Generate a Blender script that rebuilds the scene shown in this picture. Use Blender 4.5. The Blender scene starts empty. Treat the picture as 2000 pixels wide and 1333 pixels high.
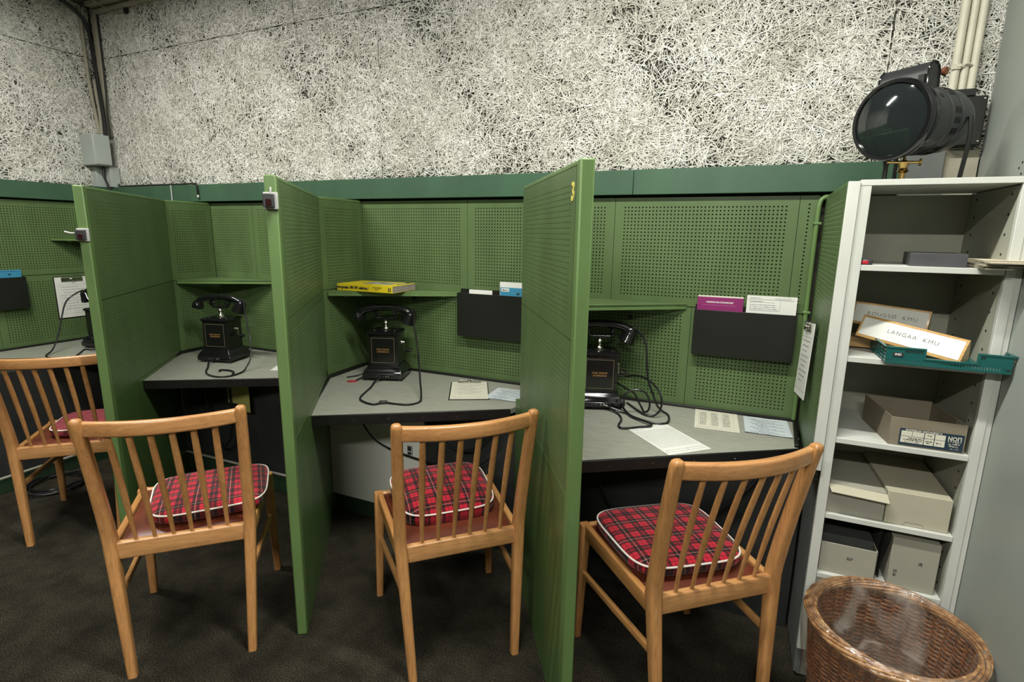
import bpy, math, random
import numpy as np
from mathutils import Vector, Matrix
random.seed(7); RNG = np.random.default_rng(11)
PI = math.pi; COL = bpy.context.scene.collection
def R(d): return math.radians(d)

# ---------------------------------------------------------------- materials
def newmat(name, base=(.5,.5,.5), rough=.6, metal=0.0, spec=.5):
    m = bpy.data.materials.new(name); m.use_nodes = True
    b = m.node_tree.nodes['Principled BSDF']
    b.inputs['Base Color'].default_value = (*base, 1); b.inputs['Roughness'].default_value = rough
    b.inputs['Metallic'].default_value = metal; b.inputs['Specular IOR Level'].default_value = spec
    return m
class NT:
    def __init__(s, m): s.t = m.node_tree; s.b = s.t.nodes['Principled BSDF']; s.tc = s.t.nodes.new('ShaderNodeTexCoord')
    def n(s, typ, **kw):
        o = s.t.nodes.new(typ)
        for k, v in kw.items(): setattr(o, k, v)
        return o
    def l(s, a, b): s.t.links.new(a, b)
    def mapping(s, scale=(1,1,1), rot=(0,0,0), src='Object'):
        o = s.n('ShaderNodeMapping'); o.inputs['Scale'].default_value = scale; o.inputs['Rotation'].default_value = rot
        s.l(s.tc.outputs[src], o.inputs['Vector']); return o.outputs[0]
    def noise(s, vec, scale, detail=4, rough=.55, dist=0):
        o = s.n('ShaderNodeTexNoise'); o.inputs['Scale'].default_value = scale; o.inputs['Detail'].default_value = detail
        o.inputs['Roughness'].default_value = rough; o.inputs['Distortion'].default_value = dist
        s.l(vec, o.inputs['Vector']); return o.outputs['Fac']
    def ramp(s, fac, stops):
        o = s.n('ShaderNodeValToRGB'); e = o.color_ramp.elements
        while len(e) < len(stops): e.new(.5)
        for i, (p, c) in enumerate(stops): e[i].position = p; e[i].color = (*c, 1)
        s.l(fac, o.inputs['Fac']); return o.outputs['Color']
    def math(s, op, a, b=None):
        o = s.n('ShaderNodeMath', operation=op)
        for i, x in enumerate((a, b)):
            if x is None: continue
            if isinstance(x, (int, float)): o.inputs[i].default_value = x
            else: s.l(x, o.inputs[i])
        return o.outputs[0]
    def mix(s, fac, a, b):
        o = s.n('ShaderNodeMix', data_type='RGBA')
        for i, x in ((0, fac), (6, a), (7, b)):
            if isinstance(x, (int, float)): o.inputs[i].default_value = x
            elif isinstance(x, tuple): o.inputs[i].default_value = (*x, 1)
            else: s.l(x, o.inputs[i])
        return o.outputs[2]
    def bump(s, h, strength=.3, dist=.002):
        o = s.n('ShaderNodeBump'); o.inputs['Strength'].default_value = strength; o.inputs['Distance'].default_value = dist
        s.l(h, o.inputs['Height']); s.l(o.outputs[0], s.b.inputs['Normal'])
    def color(s, c): s.l(c, s.b.inputs['Base Color'])
    def rough(s, c): s.l(c, s.b.inputs['Roughness'])

def varied(name, c, amt=.25, scale=8, rough=.6, metal=0, spec=.5, bumpy=0, stretch=(1,1,1), src='Object'):
    m = newmat(name, c, rough, metal, spec); t = NT(m); v = t.mapping(stretch, src=src)
    f = t.noise(v, scale, 5)
    lo = tuple(x*(1-amt) for x in c); hi = tuple(min(1, x*(1+amt)) for x in c)
    t.color(t.ramp(f, [(.3, lo), (.7, hi)]))
    if bumpy: t.bump(t.noise(v, scale*6, 3), bumpy, .001)
    return m
def wood(name, c, stretch):
    m = newmat(name, c, .32); t = NT(m); v = t.mapping(stretch)
    f = t.noise(v, 30, 6, .6, .6); g = t.noise(t.mapping(tuple(x*.25 for x in stretch)), 9, 3)
    a = t.ramp(f, [(.3, tuple(x*.72 for x in c)), (.52, c), (.75, tuple(min(1, x*1.16) for x in c))])
    bcol = t.ramp(g, [(.35, (.72,.66,.6)), (.6, (1,1,1))])
    o = t.n('ShaderNodeMix', data_type='RGBA', blend_type='MULTIPLY'); o.inputs[0].default_value = 1
    t.l(a, o.inputs[6]); t.l(bcol, o.inputs[7]); t.color(o.outputs[2]); t.bump(f, .08, .0006)
    t.b.inputs['Coat Weight'].default_value = .25; t.b.inputs['Coat Roughness'].default_value = .15
    return m
M = {}
def greenpaint(name, c, rough=.42):
    m = newmat(name, c, rough, 0, .45); t = NT(m); v = t.mapping((1,1,.35))
    f = t.noise(v, 7, 5); g = t.noise(t.mapping((1,1,1)), 160, 2)
    t.color(t.ramp(f, [(.3, tuple(x*.86 for x in c)), (.7, tuple(x*1.12 for x in c))]))
    t.bump(g, .12, .0008); return m
M['green'] = greenpaint('green_booth_paint', (.085, .136, .050))
M['green_edge'] = greenpaint('green_gloss_edge_paint', (.112, .188, .062), .4)
M['green_rail'] = greenpaint('dark_green_rail_paint', (.042, .098, .055), .45)
M['green_low'] = greenpaint('green_plain_panel_paint', (.070, .128, .038), .34)
M['core'] = newmat('dark_cavity_shade', (.008, .012, .005), .9)  # near-black paints in the cavity shade seen through the perforations
M['gap'] = newmat('black_shadow_gap', (.006, .007, .005), .9)
def mk_laminate():
    m = newmat('grey_linen_laminate', (.17,.18,.145), .38); t = NT(m); v = t.mapping((2, 30, 1))
    f = t.noise(v, 10, 6, .7); t.color(t.ramp(f, [(.3, (.20,.205,.17)), (.5, (.30,.305,.255)), (.7, (.38,.385,.33))])); return m
M['laminate'] = mk_laminate()
M['black_edge'] = varied('black_edging', (.007,.007,.0065), .3, 20, .4)
M['black_metal'] = varied('black_sheet_metal', (.009,.010,.0075), .15, 5, .38)
M['bakelite'] = newmat('glossy_black_bakelite', (.006,.006,.007), .12, 0, .6)
M['lacquer'] = newmat('black_lacquered_sheet', (.007,.007,.007), .16, 0, .6)
M['lamp_paint'] = varied('worn_black_lamp_paint', (.022,.023,.024), .3, 14, .30, bumpy=.15)
M['cable'] = newmat('black_cable_rubber', (.008,.008,.009), .35)
M['chrome'] = newmat('polished_nickel', (.62,.60,.54), .18, 1)
M['brass'] = newmat('aged_brass', (.42,.28,.10), .3, 1)
M['gold'] = newmat('gold_transfer_print', (.34,.18,.055), .45, .3)
M['gold_line'] = newmat('faded_gold_line', (.23,.19,.12), .4, .2)
M['woodz'] = wood('beech_grain_upright', (.53, .262, .095), (6, 6, .5))
M['woodx'] = wood('beech_grain_cross', (.57, .295, .115), (.5, 6, 6))
M['woody'] = wood('beech_grain_depth', (.52, .26, .09), (6, .5, 6))
M['signwood'] = wood('pale_pine_sign_wood', (.56, .34, .12), (.5, 6, 6))
M['leather'] = varied('brown_leatherette', (.115,.026,.012), .25, 9, .38, bumpy=.25)
M['piping'] = newmat('white_piping_cord', (.66,.62,.56), .7)
def mk_plaid():
    m = newmat('red_tartan_cloth', (.5,.02,.03), .85, 0, .2); t = NT(m)
    mp = t.mapping((1/.052, 1/.052, 1)); sp = t.n('ShaderNodeSeparateXYZ'); t.l(mp, sp.inputs[0])
    def band(x, a, b):
        f = t.math('FRACT', x); return t.math('MULTIPLY', t.math('GREATER_THAN', f, a), t.math('LESS_THAN', f, b))
    def bands(x):
        s = t.math('ADD', band(x, 0, .22), band(x, .27, .49)); s = t.math('ADD', s, t.math('MULTIPLY', band(x, .70, .735), .8)); return s
    def thin(x):
        h = t.math('MULTIPLY', x, .5); return band(h, .60, .610)
    X, Y = sp.outputs[0], sp.outputs[1]
    k = t.math('MULTIPLY', t.math('ADD', bands(X), bands(Y)), .80); k = t.math('MINIMUM', k, 1.0)
    c = t.mix(k, (.40,.011,.026), (.010,.005,.006))
    w = t.math('MINIMUM', t.math('MULTIPLY', t.math('ADD', thin(X), thin(Y)), .42), 1.0)
    c = t.mix(w, c, (.62,.55,.46)); t.color(c)
    t.bump(t.noise(t.mapping(), 900, 2), .25, .0008); t.b.inputs['Sheen Weight'].default_value = .15
    return m
M['plaid'] = mk_plaid()
def mk_faded():
    m = newmat('faded_red_tartan_cloth', (.22,.03,.04), .9); t = NT(m)
    f = t.noise(t.mapping((1,4,1)), 40, 3); t.color(t.ramp(f, [(.35, (.10,.012,.018)), (.65, (.30,.045,.06))])); return m
M['plaid_faded'] = mk_faded()
def mk_carpet():
    m = newmat('dark_brown_speckled_carpet', (.03,.027,.02), .95, 0, .1); t = NT(m); v = t.mapping()
    a = t.noise(v, 250, 5, .8); b = t.noise(v, 9, 5)
    c = t.ramp(a, [(.38, (.006,.0055,.004)), (.52, (.036,.033,.025)), (.66, (.15,.138,.105))])
    d = t.ramp(b, [(.3, (.55,.55,.52)), (.7, (1.25,1.2,1.1))])
    o = t.n('ShaderNodeMix', data_type='RGBA', blend_type='MULTIPLY'); o.inputs[0].default_value = 1
    t.l(c, o.inputs[6]); t.l(d, o.inputs[7]); t.color(o.outputs[2]); t.bump(a, 1.0, .006); return m
M['carpet'] = mk_carpet()
M['skirting'] = varied('dark_green_skirting_paint', (.020,.045,.022), .2, 8, .5)
def mk_strand():
    m = newmat('painted_wood_wool_strand', (.7,.7,.6), .85, 0, .15); t = NT(m)
    f = t.noise(t.mapping(), 4.5, 5, .6); g = t.noise(t.mapping(), 60, 2)
    a = t.ramp(f, [(.3, (.74,.73,.65)), (.65, (.93,.92,.87))]); b = t.ramp(g, [(.3, (.72,.72,.70)), (.65, (1,1,1))])
    o = t.n('ShaderNodeMix', data_type='RGBA', blend_type='MULTIPLY'); o.inputs[0].default_value = 1
    t.l(a, o.inputs[6]); t.l(b, o.inputs[7])
    gi = t.n('ShaderNodeNewGeometry'); rc = t.ramp(gi.outputs['Random Per Island'], [(0, (.55,.55,.52)), (.35, (.9,.9,.88)), (1, (1,1,1))])
    p = t.n('ShaderNodeMix', data_type='RGBA', blend_type='MULTIPLY'); p.inputs[0].default_value = 1
    t.l(o.outputs[2], p.inputs[6]); t.l(rc, p.inputs[7]); t.color(p.outputs[2]); return m
M['strand'] = mk_strand()
M['strand_back'] = varied('wood_wool_gap_shade', (.042,.04,.028), .5, 25, .95)  # dark backing colour carries the shade in the gaps between strands
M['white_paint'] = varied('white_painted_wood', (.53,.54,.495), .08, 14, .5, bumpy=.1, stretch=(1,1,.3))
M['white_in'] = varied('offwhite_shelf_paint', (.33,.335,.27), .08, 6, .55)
M['grey_cab'] = varied('grey_green_cabinet_paint', (.29,.32,.29), .07, 3, .5, bumpy=.05)
M['grey_side'] = varied('dark_grey_shelf_side', (.13,.14,.13), .15, 5, .6)
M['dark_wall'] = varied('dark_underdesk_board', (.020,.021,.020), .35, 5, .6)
M['white_board'] = varied('white_laminate_board', (.72,.72,.66), .05, 4, .4)
M['cream'] = varied('cream_pipe_paint', (.56,.54,.43), .1, 12, .5)
M['beige'] = varied('dusty_beige_paint', (.30,.28,.21), .2, 8, .6)
M['box_grey'] = varied('light_grey_enamel', (.35,.385,.36), .06, 6, .5)
M['ceiling'] = varied('dull_ceiling_paint', (.12,.12,.10), .2, 3, .9)
M['room'] = varied('dim_room_wall_paint', (.12,.12,.10), .1, 2, .9)
M['paper'] = varied('white_paper', (.66,.67,.62), .04, 12, .8)
M['paper_cream'] = varied('cream_form_paper', (.60,.59,.48), .05, 12, .8)
M['paper_blue'] = varied('bluish_form_paper', (.50,.56,.58), .06, 12, .75)
M['ink'] = newmat('grey_print_ink', (.16,.16,.16), .8)
M['inkdark'] = newmat('black_print_ink', (.02,.02,.02), .7)
M['white_ink'] = newmat('white_print_ink', (.7,.68,.66), .7)
M['purple'] = varied('magenta_cover_card', (.22,.018,.12), .08, 10, .45)
M['pink_ink'] = newmat('pink_print_ink', (.45,.12,.3), .6)
M['blue'] = varied('teal_blue_cover_card', (.035,.22,.36), .08, 10, .5)
M['yellow'] = varied('yellow_directory_cover', (.72,.56,.02), .06, 12, .4)
M['num_yellow'] = newmat('yellow_numeral_paint', (.68,.58,.12), .5)
M['photo_grey'] = varied('grey_cover_photograph', (.30,.30,.27), .6, 20, .45)
M['pages'] = varied('grey_page_block', (.30,.26,.22), .3, 60, .85, stretch=(.3,.3,8))
M['navy'] = newmat('navy_label_print', (.012,.03,.05), .5)
M['card'] = varied('grey_brown_cardboard', (.20,.17,.12), .1, 9, .8)
M['card_pale'] = varied('pale_buff_cardboard', (.40,.375,.28), .06, 7, .75)
M['card_mid'] = varied('greyish_buff_cardboard', (.30,.29,.235), .06, 7, .75)
M['card_dark'] = varied('dark_grey_envelope_card', (.05,.055,.05), .3, 9, .6)
M['file_grey'] = varied('charcoal_file_box', (.05,.05,.055), .15, 9, .45)
M['folder'] = varied('buff_paper_folder', (.50,.45,.34), .1, 9, .75)
M['teal'] = varied('teal_tray_plastic', (.006,.085,.080), .1, 9, .3)
M['red_plastic'] = newmat('red_plastic', (.42,.012,.02), .4)
M['red_lens'] = newmat('dark_red_lens', (.022,.002,.002), .2)
M['grey_plastic'] = newmat('dark_grey_plastic', (.03,.03,.034), .4)
M['white_plastic'] = newmat('white_plastic', (.42,.42,.40), .45)
M['note'] = varied('yellowed_note_paper', (.32,.30,.09), .15, 9, .8)
M['rust'] = varied('rusty_brown_leather', (.16,.055,.02), .3, 20, .7)
M['glass'] = newmat('dark_lamp_glass', (.012,.016,.016), .06, 0, .8)
M['glass'].node_tree.nodes['Principled BSDF'].inputs['Coat Weight'].default_value = .6
def mk_wicker():
    m = newmat('brown_wicker_cane', (.2,.08,.03), .45); t = NT(m); v = t.mapping()
    f = t.noise(v, 60, 4, .7); t.color(t.ramp(f, [(.3, (.04,.013,.004)), (.5, (.17,.058,.017)), (.72, (.36,.15,.05))])); t.bump(f, .4, .001); return m
M['wicker'] = mk_wicker()
def mk_rim():
    m = newmat('golden_wicker_rim', (.3,.15,.06), .42); t = NT(m)
    f = t.noise(t.mapping(), 45, 4, .7); t.color(t.ramp(f, [(.3, (.09,.038,.014)), (.5, (.30,.15,.06)), (.72, (.58,.37,.19))])); t.bump(f, .4, .001); return m
M['wicker_rim'] = mk_rim()
def mk_film():
    m = bpy.data.materials.new('clear_plastic_film'); m.use_nodes = True; nt = m.node_tree; nt.nodes.clear()
    N = nt.nodes.new; L = nt.links.new
    out = N('ShaderNodeOutputMaterial'); tr = N('ShaderNodeBsdfTransparent'); gl = N('ShaderNodeBsdfGlossy'); df = N('ShaderNodeBsdfDiffuse')
    df.inputs[0].default_value = (.42,.37,.32,1); tr.inputs[0].default_value = (.95,.93,.90,1)
    gl.inputs['Roughness'].default_value = .16; gl.inputs[0].default_value = (.95,.95,.93,1)
    tc = N('ShaderNodeTexCoord'); mp = N('ShaderNodeMapping'); mp.inputs['Scale'].default_value = (1,1,.3); L(tc.outputs['Object'], mp.inputs[0])
    no = N('ShaderNodeTexNoise'); no.inputs['Scale'].default_value = 16; no.inputs['Detail'].default_value = 5; no.inputs['Distortion'].default_value = 1.6; L(mp.outputs[0], no.inputs['Vector'])
    bp = N('ShaderNodeBump'); bp.inputs['Strength'].default_value = .8; bp.inputs['Distance'].default_value = .012; L(no.outputs['Fac'], bp.inputs['Height']); L(bp.outputs[0], gl.inputs['Normal'])
    lw = N('ShaderNodeLayerWeight'); lw.inputs['Blend'].default_value = .25
    pw = N('ShaderNodeMath'); pw.operation = 'POWER'; pw.inputs[1].default_value = 2.0; L(lw.outputs['Facing'], pw.inputs[0])
    mu = N('ShaderNodeMath'); mu.operation = 'MULTIPLY_ADD'; mu.inputs[1].default_value = .42; mu.inputs[2].default_value = .085; L(pw.outputs[0], mu.inputs[0])
    m1 = N('ShaderNodeMixShader'); n2 = N('ShaderNodeTexNoise'); n2.inputs['Scale'].default_value = 7; n2.inputs['Detail'].default_value = 6; n2.inputs['Distortion'].default_value = 2.2; L(mp.outputs[0], n2.inputs['Vector'])
    mr = N('ShaderNodeMapRange'); mr.inputs['From Min'].default_value = .54; mr.inputs['From Max'].default_value = .74; mr.inputs['To Min'].default_value = .05; mr.inputs['To Max'].default_value = .55; L(n2.outputs['Fac'], mr.inputs['Value']); L(mr.outputs[0], m1.inputs[0]); L(tr.outputs[0], m1.inputs[1]); L(df.outputs[0], m1.inputs[2])
    m2 = N('ShaderNodeMixShader'); L(mu.outputs[0], m2.inputs[0]); L(m1.outputs[0], m2.inputs[1]); L(gl.outputs[0], m2.inputs[2])
    L(m2.outputs[0], out.inputs[0]); return m
M['film'] = mk_film()

# ---------------------------------------------------------------- mesh helpers
class MB:
    def __init__(s): s.v = []; s.f = []
    def add(s, vs, fs):
        b = len(s.v); s.v.extend([tuple(map(float, q)) for q in vs]); s.f.extend([tuple(b+int(i) for i in f) for f in fs]); return s
    def merge(s, o, mat=None):
        vs = o.v if mat is None else [tuple(mat @ Vector(q)) for q in o.v]
        return s.add(vs, o.f)
    def box(s, x0, y0, z0, x1, y1, z1):
        x0, x1 = min(x0,x1), max(x0,x1); y0, y1 = min(y0,y1), max(y0,y1); z0, z1 = min(z0,z1), max(z0,z1)
        return s.add([(x0,y0,z0),(x1,y0,z0),(x1,y1,z0),(x0,y1,z0),(x0,y0,z1),(x1,y0,z1),(x1,y1,z1),(x0,y1,z1)],
                     [(0,3,2,1),(4,5,6,7),(0,1,5,4),(1,2,6,5),(2,3,7,6),(3,0,4,7)])
    def prism(s, poly, z0, z1):
        n = len(poly); a = sum(poly[i][0]*poly[(i+1)%n][1]-poly[(i+1)%n][0]*poly[i][1] for i in range(n))
        if a < 0: poly = poly[::-1]
        vs = [(x,y,z0) for x,y in poly]+[(x,y,z1) for x,y in poly]
        return s.add(vs, [tuple(range(n))[::-1], tuple(range(n,2*n))]+[(i,(i+1)%n,n+(i+1)%n,n+i) for i in range(n)])
    def wallbox(s, p, q, t, z0, z1, side=1):
        """upright slab from p to q (xy), thickness t towards the left (side=1) or right (-1)"""
        d = Vector((q[0]-p[0], q[1]-p[1])).normalized(); n = Vector((-d.y, d.x))*t*side
        return s.prism([p, q, (q[0]+n.x, q[1]+n.y), (p[0]+n.x, p[1]+n.y)], z0, z1)
    def loft(s, rings, cap=True, closed=False):
        n = len(rings[0]); vs = [q for r in rings for q in r]; fs = []
        m = len(rings)
        for i in range(m if closed else m-1):
            j = (i+1) % m
            for k in range(n):
                fs.append((i*n+k, i*n+(k+1)%n, j*n+(k+1)%n, j*n+k))
        if cap and not closed: fs.append(tuple(range(n))[::-1]); fs.append(tuple((m-1)*n+k for k in range(n)))
        return s.add(vs, fs)
    def tube(s, pts, r, n=8, closed=False, cap=True):
        P = [Vector(p) for p in pts]; m = len(P); rings = []
        rr = r if isinstance(r, (list, tuple)) else [r]*m
        up = None
        for i in range(m):
            a = P[(i-1) % m] if (closed or i > 0) else P[i]; b = P[(i+1) % m] if (closed or i < m-1) else P[i]
            t = (b-a); t = t.normalized() if t.length > 1e-9 else Vector((0,0,1))
            if up is None:
                up = Vector((0,0,1)) if abs(t.z) < .9 else Vector((0,1,0))
            u = (up - t*up.dot(t)); u = u.normalized() if u.length > 1e-6 else t.orthogonal().normalized()
            w = t.cross(u); up = u
            rings.append([tuple(P[i]+(u*math.cos(2*PI*k/n)+w*math.sin(2*PI*k/n))*rr[i]) for k in range(n)])
        return s.loft(rings, cap, closed)
    def lathe(s, prof, c=(0,0,0), n=24, axis=None, cap=True):
        q = Vector((0,0,1)).rotation_difference(Vector(axis)) if axis else None
        rings = []
        for r, z in prof:
            ring = []
            for k in range(n):
                v = Vector((max(r,1e-5)*math.cos(2*PI*k/n), max(r,1e-5)*math.sin(2*PI*k/n), z))
                if q: v = q @ v
                ring.append(tuple(v+Vector(c)))
            rings.append(ring)
        return s.loft(rings, cap)
def catmull(pts, k=6, closed=False):
    P = [Vector(p) for p in pts]; n = len(P); out = []
    g = (lambda i: P[i % n]) if closed else (lambda i: P[max(0, min(n-1, i))])
    for i in range(n if closed else n-1):
        a, b, c, d = g(i-1), g(i), g(i+1), g(i+2)
        for j in range(k):
            t = j/k; out.append(.5*((2*b)+(c-a)*t+(2*a-5*b+4*c-d)*t*t+(3*b-a-3*c+d)*t**3))
    if not closed: out.append(P[-1])
    return out
def rrect(w, h, r, n=4):
    o = []
    for cx, cy, a0 in ((w/2-r,h/2-r,0), (-w/2+r,h/2-r,90), (-w/2+r,-h/2+r,180), (w/2-r,-h/2+r,270)):
        for i in range(n+1): a = R(a0+90*i/n); o.append((cx+r*math.cos(a), cy+r*math.sin(a)))
    return o

def rootM(o):
    m = o.matrix_local.copy()
    while o.parent: o = o.parent; m = o.matrix_local @ m
    return m
def mkobj(name, mb, mat, parent=None, bevel=0, smooth=35, label=None, world=False, bseg=2):
    me = bpy.data.meshes.new(name)
    vs = mb.v
    if world and parent is not None:
        inv = PM[parent.name].inverted(); vs = [tuple(inv @ Vector(q)) for q in vs]
    me.from_pydata(vs, [], mb.f); me.update()
    if smooth:
        me.polygons.foreach_set('use_smooth', [True]*len(me.polygons)); me.set_sharp_from_angle(angle=R(smooth))
    me.materials.append(M[mat] if isinstance(mat, str) else mat)
    o = bpy.data.objects.new(name, me); COL.objects.link(o)
    if bevel:
        b = o.modifiers.new('bevel', 'BEVEL'); b.width = bevel; b.segments = bseg; b.limit_method = 'ANGLE'; b.angle_limit = R(40); b.harden_normals = False
    if parent is not None: o.parent = parent; PM[o.name] = PM[parent.name]
    if label: o['label'] = label
    return o
PM = {}
def props(o, label, cat, group=None, kind=None):
    if label: o['label'] = label
    if cat: o['category'] = cat
    if group: o['group'] = group
    if kind: o['kind'] = kind
    return o
def root(name, label, cat, loc=(0,0,0), rz=0, group=None, kind=None, tilt=None):
    o = bpy.data.objects.new(name, None); COL.objects.link(o); o.empty_display_size = .05
    o.location = loc; o.rotation_euler = (*(tilt or (0,0)), rz)
    from mathutils import Euler
    PM[o.name] = Matrix.Translation(Vector(loc)) @ Euler((*(tilt or (0,0)), rz)).to_matrix().to_4x4()
    return props(o, label, cat, group, kind)
def solo(name, mb, mat, label, cat, group=None, bevel=0, smooth=35, kind=None):
    """one-mesh thing in world coordinates, origin moved to its base centre"""
    a = np.array(mb.v); c = (a.min(0)+a.max(0))/2; c[2] = a[:,2].min()
    m2 = MB(); m2.v = [tuple(q) for q in (a-c)]; m2.f = mb.f
    o = mkobj(name, m2, mat, None, bevel, smooth); o.location = tuple(c)
    PM[o.name] = Matrix.Translation(Vector(c))
    return props(o, label, cat, group, kind)
def structure(name, mb, mat, bevel=0, smooth=35):
    o = mkobj(name, mb, mat, None, bevel, smooth); PM[o.name] = Matrix.Identity(4); o['kind'] = 'structure'; return o
def copytree(o, parent=None):
    c = o.copy(); COL.objects.link(c)
    if parent is not None: c.parent = parent
    for ch in list(o.children): copytree(ch, c)
    return c
def sub(name, mb, mat, parent, bevel=0, smooth=35, label=None, world=True):
    return mkobj(name, mb, mat, parent, bevel, smooth, label, world)
def textmesh(body, size, thick=.0004, spacing=1.0, bold=0, squash=1.0):
    """flat lettering centred on the origin in the local xz plane, facing -y"""
    cu = bpy.data.curves.new('lettering', 'FONT'); cu.body = body; cu.size = size; cu.align_x = 'CENTER'; cu.align_y = 'CENTER'
    cu.extrude = thick/2; cu.offset = bold; cu.space_character = spacing; cu.resolution_u = 3
    t = bpy.data.objects.new('lettering', cu); COL.objects.link(t)
    dg = bpy.context.evaluated_depsgraph_get(); me = bpy.data.meshes.new_from_object(t.evaluated_get(dg))
    m = MB(); m.add([(v.co.x*squash, -v.co.z, v.co.y) for v in me.vertices], [tuple(p.vertices) for p in me.polygons])
    bpy.data.objects.remove(t); bpy.data.curves.remove(cu); bpy.data.meshes.remove(me)
    return m
def frame(o, x, z, y=None):
    """matrix from local axes (x right, z up, y = -outward normal) at o"""
    x = Vector(x).normalized(); z = Vector(z); z = (z-x*z.dot(x)).normalized(); y = z.cross(x)
    m = Matrix.Identity(4)
    for i, a in enumerate((x, y, z)):
        for k in range(3): m[k][i] = a[k]
    m.translation = Vector(o); return m

def pegsheet(o, u, v, W, H, m=.03, pitch=.015, r=.0034, depth=.003):
    """perforated sheet: origin o (lower left seen from the front), u right, v up; outward normal u x v"""
    o = np.array(o, float); u = np.array(u, float); u /= np.linalg.norm(u); v = np.array(v, float); v /= np.linalg.norm(v)
    nrm = np.cross(u, v)
    nx = max(1, int((W-2*m)/pitch)); ny = max(1, int((H-2*m)/pitch))
    mx = (W-nx*pitch)/2; my = (H-ny*pitch)/2; h = pitch/2
    gx = np.arange(2*nx+1)*h+mx; gy = np.arange(2*ny+1)*h+my
    X, Y = np.meshgrid(gx, gy); base = np.stack([X.ravel(), Y.ravel(), np.zeros(X.size)], 1)
    w = 2*nx+1
    cx, cy = np.meshgrid(np.arange(nx)*2+1, np.arange(ny)*2+1); cx = cx.ravel(); cy = cy.ravel(); nc = len(cx)
    dx = np.array([-1,0,1,1,1,0,-1,-1]); dy = np.array([-1,-1,-1,0,1,1,1,0])
    outer = (cy[:,None]+dy)*w+(cx[:,None]+dx)
    ang = np.arctan2(dy, dx); ox = np.cos(ang)*r; oy = np.sin(ang)*r
    CX = gx[cx]; CY = gy[cy]
    ring = np.stack([(CX[:,None]+ox).ravel(), (CY[:,None]+oy).ravel(), np.zeros(nc*8)], 1)
    deep = ring.copy(); deep[:,2] = -depth
    b1 = len(base); b2 = b1+nc*8
    idx = np.arange(nc*8).reshape(nc, 8); nxt = np.roll(idx, -1, 1); on = np.roll(outer, -1, 1)
    f1 = np.stack([outer, on, nxt+b1, idx+b1], 2).reshape(-1, 4)
    f2 = np.stack([idx+b1, nxt+b1, nxt+b2, idx+b2], 2).reshape(-1, 4)
    loc = np.concatenate([base, ring, deep]); F = np.concatenate([f1, f2]).tolist()
    x0, x1, y0, y1 = gx[0], gx[-1], gy[0], gy[-1]
    e = len(loc)
    ext = np.array([(0,0,0),(W,0,0),(W,H,0),(0,H,0),(x0,y0,0),(x1,y0,0),(x1,y1,0),(x0,y1,0),
                    (0,0,-depth),(W,0,-depth),(W,H,-depth),(0,H,-depth)])
    F += [[e+0,e+1,e+5,e+4],[e+1,e+2,e+6,e+5],[e+2,e+3,e+7,e+6],[e+3,e+0,e+4,e+7],
          [e+0,e+8,e+9,e+1],[e+1,e+9,e+10,e+2],[e+2,e+10,e+11,e+3],[e+3,e+11,e+8,e+0]]
    loc = np.concatenate([loc, ext])
    used = np.unique(np.array(F)); rm = np.zeros(len(loc), int); rm[used] = np.arange(len(used)); loc = loc[used]; F = rm[np.array(F)].tolist()
    P = o+loc[:,:1]*u+loc[:,1:2]*v+loc[:,2:]*nrm
    mb = MB(); mb.v = [tuple(q) for q in P.tolist()]; mb.f = [tuple(f) for f in F]; return mb

# ================================================================ the room
YB = 2.415; XL = -4.13
structure('floor', MB().box(-4.6,-3.2,-.05, 1.6,2.6,0), 'carpet')
structure('ceiling', MB().box(-4.6,-3.2,2.885, 1.6,2.6,2.95), 'ceiling')
wall_back = structure('wall_back', MB().box(-4.6,YB,0, 1.6,2.6,2.9), 'strand_back')
wall_left = structure('wall_left', MB().box(-4.3,-3.2,0, XL,YB,2.9), 'strand_back')
structure('wall_right', MB().box(1.3,-3.2,0, 1.45,YB,2.9), 'room')
structure('wall_front', MB().box(-4.6,-3.35,0, 1.6,-3.2,2.9), 'room')

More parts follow.
